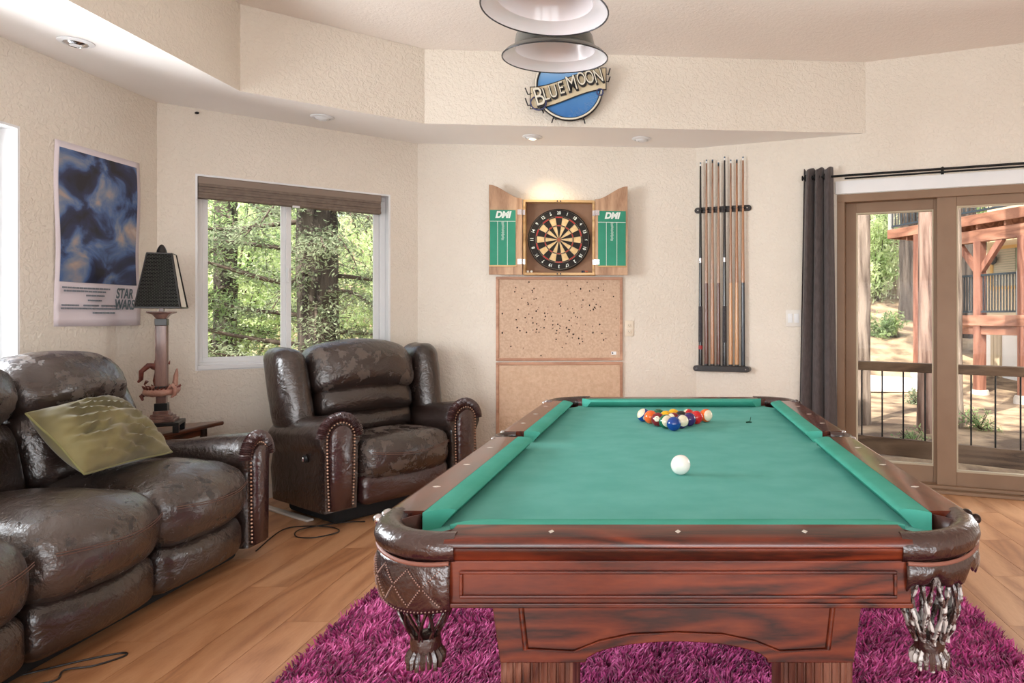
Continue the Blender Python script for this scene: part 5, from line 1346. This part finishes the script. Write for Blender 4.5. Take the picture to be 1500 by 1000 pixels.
# ------------------------------------------------------------------ trees
def bark(name, d, l): return pmat(name, S(*d), S(*l), scale=9, detail=8, rough=0.95, bump=1.0, bscale=16, bdist=0.03, stretch=(1.4,1.4,0.16), lo=0.38, hi=0.6)
BK_G = bark('bark_grey', (86,72,62), (150,134,120)); BK_R = bark('bark_red', (92,68,58), (160,134,120)); BK_D = bark('bark_dark', (50,42,38), (92,82,74))
def trunk_mesh(r, h, lean=(0,0), z0=-0.4, n=20, m=46, seed=0.0):
    mb = MB()
    def f(u, v):
        a = 2*pi*u; z = z0+(h-z0)*v
        rr = r*(1-0.25*v)*(1+0.16*noise.noise(Vector((cos(a)*2.2+seed, sin(a)*2.2, z*0.9)))+0.10*abs(noise.noise(Vector((cos(a)*7+seed, sin(a)*7, z*1.6))))+0.35*max(0, 0.12-v)*3)
        return (lean[0]*z+rr*cos(a), lean[1]*z+rr*sin(a), z)
    mb.grid(f, n, m, cu=True); return mb
def sprays(segs, n, size, seed, flat=0.6):
    """needle sprays set along branch segments: n thin leaf blades in all"""
    random.seed(seed); mb = MB(); vs = []; fs = []
    tot = sum((b-a).length*w for a, b, w in segs)
    for a, b, w in segs:
        for k in range(max(1, int(n*(b-a).length*w/tot))):
            t = random.random(); p = a.lerp(b, t)+Vector((random.gauss(0, 0.05*w), random.gauss(0, 0.05*w), random.gauss(0, 0.03*w)))*1.6
            d = Vector((random.gauss(0, 1), random.gauss(0, 1), random.gauss(-0.15, flat))).normalized(); s = d.cross(Vector((random.gauss(0, .4), random.gauss(0, .4), 1))).normalized()
            L_ = size*random.uniform(0.6, 1.4); wd = L_*0.17; i = len(vs)
            vs += [p, p+d*L_*0.5+s*wd, p+d*L_, p+d*L_*0.5-s*wd]; fs += [(i, i+1, i+2, i+3)]
    mb.v = [tuple(v) for v in vs]; mb.f = fs; return mb
def limb(p0, p1, sag, r, n=10, seed=0):
    pts = []
    for i in range(n+1):
        t = i/n; p = p0.lerp(p1, t)+Vector((0, 0, -sag*4*t*(1-t))); w = 0.045*(p1-p0).length*t
        p += Vector((noise.noise(Vector((t*3, seed, 0))), noise.noise(Vector((t*3, seed, 5))), noise.noise(Vector((t*3.5, seed, 9)))))*w; pts.append(p)
    return pts
def conifer(name, label, x, y, r, h, lean, bk, leaf, limbs, leaves, size, seed, lsize=1.0):
    z = terr(x, y); t = thing(name, label, 'tree', (x, y, z))
    trunk_mesh(r, h, lean, seed=seed).build('trunk', bk, t, smooth=60)
    segs = []
    for k, (z0, ang, ln, rise, sag) in enumerate(limbs):
        p0 = Vector((lean[0]*z0, lean[1]*z0, z0)); p1 = p0+Vector((cos(ang)*ln, sin(ang)*ln, rise)); pts = limb(p0, p1, sag, 0, 12, seed*7+k)
        mb = MB(); rad = [max(0.005, r*0.20*lsize*(1-0.85*i/12)) for i in range(13)]; mb.tube(pts, rad, 7)
        random.seed(seed*31+k)
        for i in range(2, 12):
            for s_ in range(2):
                q = pts[i]; d = (pts[min(12, i+1)]-pts[i-1]).normalized(); sd = Vector((-d.y, d.x, 0)).normalized()*random.choice((-1, 1))
                e = q+(d*random.uniform(0.2, 0.6)+sd*random.uniform(0.4, 1.0)+Vector((0, 0, random.uniform(-0.5, 0.25))))*ln*random.uniform(0.14, 0.30)
                mid = q.lerp(e, 0.5)+Vector((0, 0, 0.03)); mb.tube([q, mid, e], [0.006*lsize, 0.005*lsize, 0.002], 4); segs.append((q.lerp(e, 0.25), e, 1.0))
        mb.build('branch', pmat('branch_bark', S(66,54,46), S(96,82,70), scale=12, rough=0.9), t, smooth=60)
        segs.append((pts[5], pts[12], 0.7))
    if leaves and segs:
        o = sprays(segs, leaves, size, seed).build('foliage', leaf, t); o['kind'] = 'stuff'
    return t
LEAF_A = leafmat('needles_mid', S(120,148,104), S(186,204,146), 0.55); LEAF_B = leafmat('needles_grey', S(116,132,104), S(178,188,156), 0.5); LEAF_C = leafmat('leaves_bright', S(178,202,142), S(242,246,212), 0.6)
R = radians
# outside the left window: trunk with long limbs sweeping to the left
conifer('fir_tree', 'big dark fir trunk with drooping limbs right behind the window', -4.32, 8.6, 0.245, 7.5, (0.0, 0.0), BK_D, LEAF_B,
        [(1.15,R(185),2.3,0.55,0.10), (1.55,R(200),2.4,0.75,0.16), (1.9,R(172),2.2,0.35,0.05), (2.25,R(210),2.2,0.75,0.12), (2.7,R(190),2.4,0.25,0.0), (1.35,R(225),1.6,0.35,0.1), (3.1,R(200),2.2,-0.1,0.1),
         (2.2,R(330),1.3,-0.25,-0.1), (2.8,R(300),1.2,-0.2,-0.1), (3.2,R(345),1.6,-0.4,-0.1), (3.4,R(270),1.2,-0.5,-0.15), (3.6,R(310),1.4,-0.6,-0.1), (1.7,R(350),1.3,-0.1,-0.05), (2.4,R(15),1.4,-0.3,-0.1), (2.9,R(285),0.9,-0.5,-0.1), (2.5,R(262),0.8,-0.5,-0.1), (2.1,R(295),0.9,-0.45,-0.1), (3.3,R(250),1.0,-0.5,-0.1), (1.6,R(280),0.7,-0.3,-0.05), (3.0,R(320),1.0,-0.5,-0.1)], 17000, 0.058, 1, 0.7)
conifer('fir_tree', 'pale green fir behind the left window pane', -6.5, 10.2, 0.16, 8, (0.01, 0), BK_D, LEAF_A,
        [(z0, R(a), 1.9, 0.25-0.1*k, 0.05) for k, (z0, a) in enumerate([(1.0,300),(1.4,340),(1.7,270),(2.0,320),(2.3,355),(2.6,290),(2.9,330),(3.2,280),(3.4,10),(3.7,310),(4.0,340),(4.3,290)])], 8000, 0.08, 2)
def bush(name, label, x, y, rx, ry, rz, n, leaf, size, seed, zc=None, cat='bush'):
    z = terr(x, y); t = thing(name, label, cat, (x, y, z)); random.seed(seed)
    mb = MB()
    segs = []
    for k in range(26):
        a = random.random()*6.283; b = random.uniform(0.1, 1.0); e = Vector((rx*cos(a)*random.uniform(.3, 1), ry*sin(a)*random.uniform(.3, 1), rz*2*b))
        q = Vector((e.x*0.25, e.y*0.25, e.z*0.35)); mb.tube([Vector((0, 0, 0)), q, e], [0.02*rz+0.004, 0.012*rz+0.003, 0.003], 5); segs.append((q, e*1.05, 1.6*rz+0.3))
    mb.build('stems', MATS['branch_bark'], t, smooth=60)
    o = sprays(segs, n, size, seed, 0.9).build('foliage', leaf, t); o['kind'] = 'stuff'; return t
bush('broadleaf_tree', 'sunlit yellow green tree filling the far left of the window view', -8.6, 13.5, 2.3, 1.2, 2.6, 24000, LEAF_C, 0.11, 3, cat='tree')
bush('broadleaf_tree', 'bright green tree far behind the window mullion', -6.0, 14.8, 2.2, 1.2, 2.8, 24000, LEAF_C, 0.11, 4, cat='tree')
bush('broadleaf_tree', 'grey green tree behind the right window pane', -3.6, 13.4, 1.7, 1.0, 2.8, 18000, LEAF_A, 0.11, 5, cat='tree')
bush('broadleaf_tree', 'tall light green tree beyond the window and the corner', -11.5, 19.0, 4.0, 2.0, 4.2, 12000, LEAF_C, 0.26, 14, cat='tree')
bush('broadleaf_tree', 'green tree outside the side window beyond the sofa', -7.2, 6.0, 1.8, 1.5, 2.4, 9000, LEAF_A, 0.14, 22, cat='tree')
bush('broadleaf_tree', 'leafy tree outside the side window near the sofa', -7.6, 8.6, 1.6, 1.0, 2.4, 8000, LEAF_C, 0.14, 23, cat='tree')
# seen through the sliding door
def dx(px, y): return (px-978)/1020*y
conifer('pine_tree', 'grey pine trunk at the left edge of the sliding door view', dx(1264, 8.8), 8.8, 0.097, 8.0, (0, 0), BK_G, LEAF_B, [], 0, 0.1, 6)
conifer('pine_tree', 'reddish pine trunk just left of the door mullion', dx(1356, 8.2), 8.2, 0.092, 8.0, (0.002, 0), BK_R, LEAF_B, [(3.5,R(150),1.2,0.8,-0.1)], 300, 0.08, 7, 0.5)
conifer('pine_tree', 'brown pine trunk mostly hidden behind the door mullion', dx(1398, 8.6), 8.6, 0.10, 8.0, (-0.006, 0), BK_G, LEAF_B, [], 0, 0.1, 8)
conifer('pine_tree', 'far dark pine trunk on the slope left of the redwood post', dx(1331, 17), 17, 0.22, 9.0, (0, 0), BK_D, LEAF_A, [(4.2,R(200),2.0,-0.3,0.1), (4.8,R(250),2.2,-0.4,0.1), (5.4,R(170),2.4,-0.4,0.1), (3.8,R(290),1.6,-0.3,0.1), (4.5,R(340),1.8,-0.3,0.1)], 3500, 0.15, 9, 0.5)
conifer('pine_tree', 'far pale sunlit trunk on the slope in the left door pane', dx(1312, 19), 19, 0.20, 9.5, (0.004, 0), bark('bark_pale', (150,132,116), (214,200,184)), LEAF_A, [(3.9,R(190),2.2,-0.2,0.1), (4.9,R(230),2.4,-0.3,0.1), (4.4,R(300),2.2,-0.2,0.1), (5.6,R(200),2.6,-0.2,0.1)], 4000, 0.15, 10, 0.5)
conifer('pine_tree', 'dark trunk behind the neighbouring deck railing', dx(1412, 16), 16, 0.28, 9.0, (0, 0), BK_D, LEAF_A, [(5.0,R(200),2.0,-0.3,0.1), (4.4,R(120),2.0,-0.2,0.1)], 1500, 0.15, 13, 0.4)
bush('broadleaf_tree', 'sunlit green thicket at the top of the slope', 6.6, 23.5, 3.2, 1.2, 2.4, 11000, LEAF_C, 0.22, 11, cat='tree')
bush('broadleaf_tree', 'second sunlit thicket behind the far trunks', 10.2, 26.0, 3.6, 1.4, 3.2, 10000, LEAF_A, 0.24, 15, cat='tree')
bush('broadleaf_tree', 'bright green sapling clump on the slope beside the grey trunk', dx(1286, 18.5), 18.5, 0.8, 0.6, 1.3, 6000, LEAF_C, 0.13, 19, cat='tree')
bush('broadleaf_tree', 'soft green sapling clump behind the far pale trunk', dx(1318, 21.5), 21.5, 1.3, 0.7, 1.7, 7000, LEAF_A, 0.16, 20, cat='tree')
bush('shrub', 'green shrub on the slope below the far trunks', dx(1296, 15.6), 15.6, 0.55, 0.35, 0.28, 1800, LEAF_A, 0.09, 12)
bush('shrub', 'small leafy shrub on the litter behind the left door pane', dx(1343, 10.9), 10.9, 0.22, 0.2, 0.13, 420, LEAF_B, 0.06, 16)
bush('shrub', 'small leafy shrub low in the right door pane', dx(1436, 8.4), 8.4, 0.25, 0.2, 0.13, 420, LEAF_A, 0.05, 17)
bush('shrub', 'low weed at the bottom of the left door pane', dx(1338, 7.4), 7.4, 0.22, 0.15, 0.10, 400, LEAF_A, 0.05, 18)

# ------------------------------------------------------------------ neighbouring house with its redwood decks
E0 = Vector((5.63, 11.0)); ED = Vector((-0.348, 0.938)).normalized(); A_N = atan2(ED.y, ED.x)
M_RED = wood('redwood', S(112,72,54), S(146,100,78), S(174,130,106), 'X', 4, 0.7, 0, 4); M_REDZ = wood('redwood_upright', S(104,64,50), S(134,88,70), S(158,112,92), 'Z', 4, 0.7, 0, 4)
M_CONC = pmat('footing_concrete', S(168,158,146), S(190,180,168), scale=6, rough=0.9)
nd = thing('redwood_deck', 'redwood deck of the neighbouring house on tall posts', 'deck', (E0.x, E0.y, 0), A_N)
# local x runs away from the camera along the deck edge, -y towards the house (right)
def part(nm, x0, x1, y0, y1, z0, z1, m, par=None): 
    mb = MB(); mb.box(x0, x1, y0, y1, z0, z1); return mb.build(nm, m, par or nd, bevel=0.006)
part('upper_fascia', -1.6, 3.36, -0.04, 0.0, 2.80, 2.98, M_RED)
for k in range(9): part('deck_board', -1.6, 3.36, -0.05-0.15*(k+1), -0.06-0.15*k, 2.93, 2.97, M_RED)
part('end_fascia', 3.32, 3.36, -1.5, -0.04, 2.80, 2.98, M_RED)
for k in range(8): part('joist', -1.4+0.6*k, -1.36+0.6*k, -1.45, -0.04, 2.72, 2.92, M_RED)
part('beam', -1.5, 1.75, -0.14, -0.02, 2.50, 2.71, M_RED)
part('lower_fascia', -1.5, 1.42, -0.03, 0.01, 1.07, 1.25, M_RED); part('lower_beam', -1.5, 1.40, -0.14, -0.03, 0.92, 1.07, M_RED)
for k in range(9): part('deck_board', -1.5, 1.40, -0.03-0.15*(k+1), -0.04-0.15*k, 1.20, 1.24, M_RED)
for s_, zb in ((0.06, -0.05), (0.99, -0.05), (2.513, 0.16)):
    w = 0.075; part('post', s_-w, s_+w, -0.15, 0.0, zb, 2.80 if s_ > 2 else 2.52, M_REDZ)
    mb = MB(); mb.lathe([(0.17,zb-0.35),(0.16,zb-0.02),(0.14,zb+0.02),(0.0,zb+0.02)], 16, (s_, -0.075, 0)); mb.build('footing', M_CONC, nd, smooth=40)
for s1 in (0.50, 1.48):
    mb = MB(); dv = Vector((s1-0.99, 0, 0.56)); n_ = Vector((-dv.z, 0, dv.x)).normalized()*0.05; p = Vector((0.99, 0, 1.96)); q = p+dv
    mb.prism([(p.x+n_.x, p.z+n_.z), (q.x+n_.x, q.z+n_.z), (q.x-n_.x, q.z-n_.z), (p.x-n_.x, p.z-n_.z)], -0.12, -0.03, lambda a, b, t: (a, t, b)); mb.build('brace', M_REDZ, nd)
M_IRON = pmat('grey_iron', S(58,66,74), rough=0.4, metal=0.5); M_IRONL = pmat('light_rail', S(150,150,146), rough=0.5)
def deck_rail(label, x0, x1, z0, z1, n, mat, ends):
    t = thing('deck_railing', label, 'railing', (E0.x, E0.y, 0), A_N, 'iron railings on the neighbouring decks')
    for zz in (z0+0.07, z1): mb = MB(); mb.box(x0, x1, -0.06, -0.025, zz-0.018, zz+0.018); mb.build('rail', mat, t)
    for k in range(n):
        x = x0+(x1-x0)*(k+0.5)/n; mb = MB(); mb.box(x-0.008, x+0.008, -0.05, -0.034, z0+0.07, z1); mb.build('baluster', mat, t)
    for x in ends: mb = MB(); mb.box(x-0.04, x+0.04, -0.085, -0.005, z0, z1+0.03); mb.build('post', M_IRONL, t)
deck_rail('dark iron railing around the lower redwood deck', 0.10, 1.40, 1.24, 1.93, 21, M_IRON, (0.12,))
deck_rail('blue grey iron railing along the upper redwood deck', -1.5, 3.30, 2.97, 3.75, 52, M_IRON, (3.30,))
nh = thing('neighbour_house', 'beige and white neighbouring house behind the redwood deck', 'house', (E0.x, E0.y, 0), A_N)
M_BEI = pmat('beige_siding', S(206,186,150), S(216,198,164), scale=2, rough=0.8); M_WHW = pmat('white_wall', S(240,238,234), S(232,228,224), scale=2, rough=0.8)
mb = MB(); mb.box(-4.0, 2.35, -2.2, -1.6, 1.2, 6.0); mb.build('upper_wall', M_BEI, nh)
mb = MB(); mb.box(-4.0, 2.50, -2.1, -1.55, -0.6, 1.2); mb.build('lower_wall', M_WHW, nh)
mb = MB(); mb.box(1.93, 2.19, -1.56, -1.52, -0.1, 1.0); o = mb.build('utility_door', pmat('tan_door', S(196,178,150), rough=0.7), nh, bevel=0.004)
for k in range(3): mb = MB(); mb.box(1.94+0.082*k, 2.012+0.082*k, -1.52, -1.512, -0.06, 0.96); mb.build('door_board', MATS['tan_door'], o, bevel=0.004)
mb = MB(); bars(mb, 1.05, 2.22, 1.75, 2.58, 0.06, -1.6, -1.54); wf = mb.build('window_frame', pmat('ochre_trim', S(214,178,112), rough=0.7), nh)
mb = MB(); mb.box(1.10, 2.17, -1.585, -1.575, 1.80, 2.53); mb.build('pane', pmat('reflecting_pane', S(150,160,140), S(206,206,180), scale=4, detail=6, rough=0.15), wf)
for k in range(16): mb = MB(); mb.box(1.64, 2.15, -1.572, -1.562, 1.82+k*0.046, 1.855+k*0.046); mb.build('blind_slat', pmat('slat', S(200,192,172), rough=0.6), wf)
t = thing('round_sign', 'round black sign hanging by the neighbouring house window', 'sign', (E0+ED*2.10+Vector((ED.y, -ED.x))*1.50).to_3d()[:2]+(2.33,), A_N)
mb = MB(); mb.lathe([(0.0,0.0),(0.105,0.0),(0.105,0.02),(0.0,0.02)], 8, M=Matrix.Rotation(-pi/2, 4, 'X')); mb.build('plate', pmat('sign_plate', S(40,36,36), rough=0.6), t)
mb = MB(); mb.box(-0.085, 0.085, 0.02, 0.026, -0.018, 0.018); mb.build('band', pmat('sign_band', S(84,78,74), rough=0.6), t)
pc = thing('patio_chair', 'red folding patio chair on the lower redwood deck', 'chair', (E0+ED*0.34+Vector((ED.y, -ED.x))*0.75).to_3d()[:2]+(1.24,), A_N)
M_PR = pmat('red_canvas', S(170,60,48), rough=0.8)
mb = MB(); mb.box(-0.24, 0.24, -0.22, 0.24, 0.42, 0.445); mb.build('seat', M_PR, pc); mb = MB(); mb.box(-0.24, 0.24, -0.27, -0.245, 0.50, 0.92); mb.build('backrest', M_PR, pc)
for a, b in ((-1, -1), (-1, 1), (1, -1), (1, 1)): mb = MB(); mb.tube([(a*0.23, b*0.24, 0), (a*0.23, b*0.24-0.02, 0.64 if b > 0 else 0.92)], 0.013, 6); mb.build('leg', M_IRON, pc)
for a in (-1, 1): mb = MB(); mb.box(a*0.25-0.025, a*0.25+0.025, -0.25, 0.26, 0.63, 0.65); mb.build('armrest', M_PR, pc)
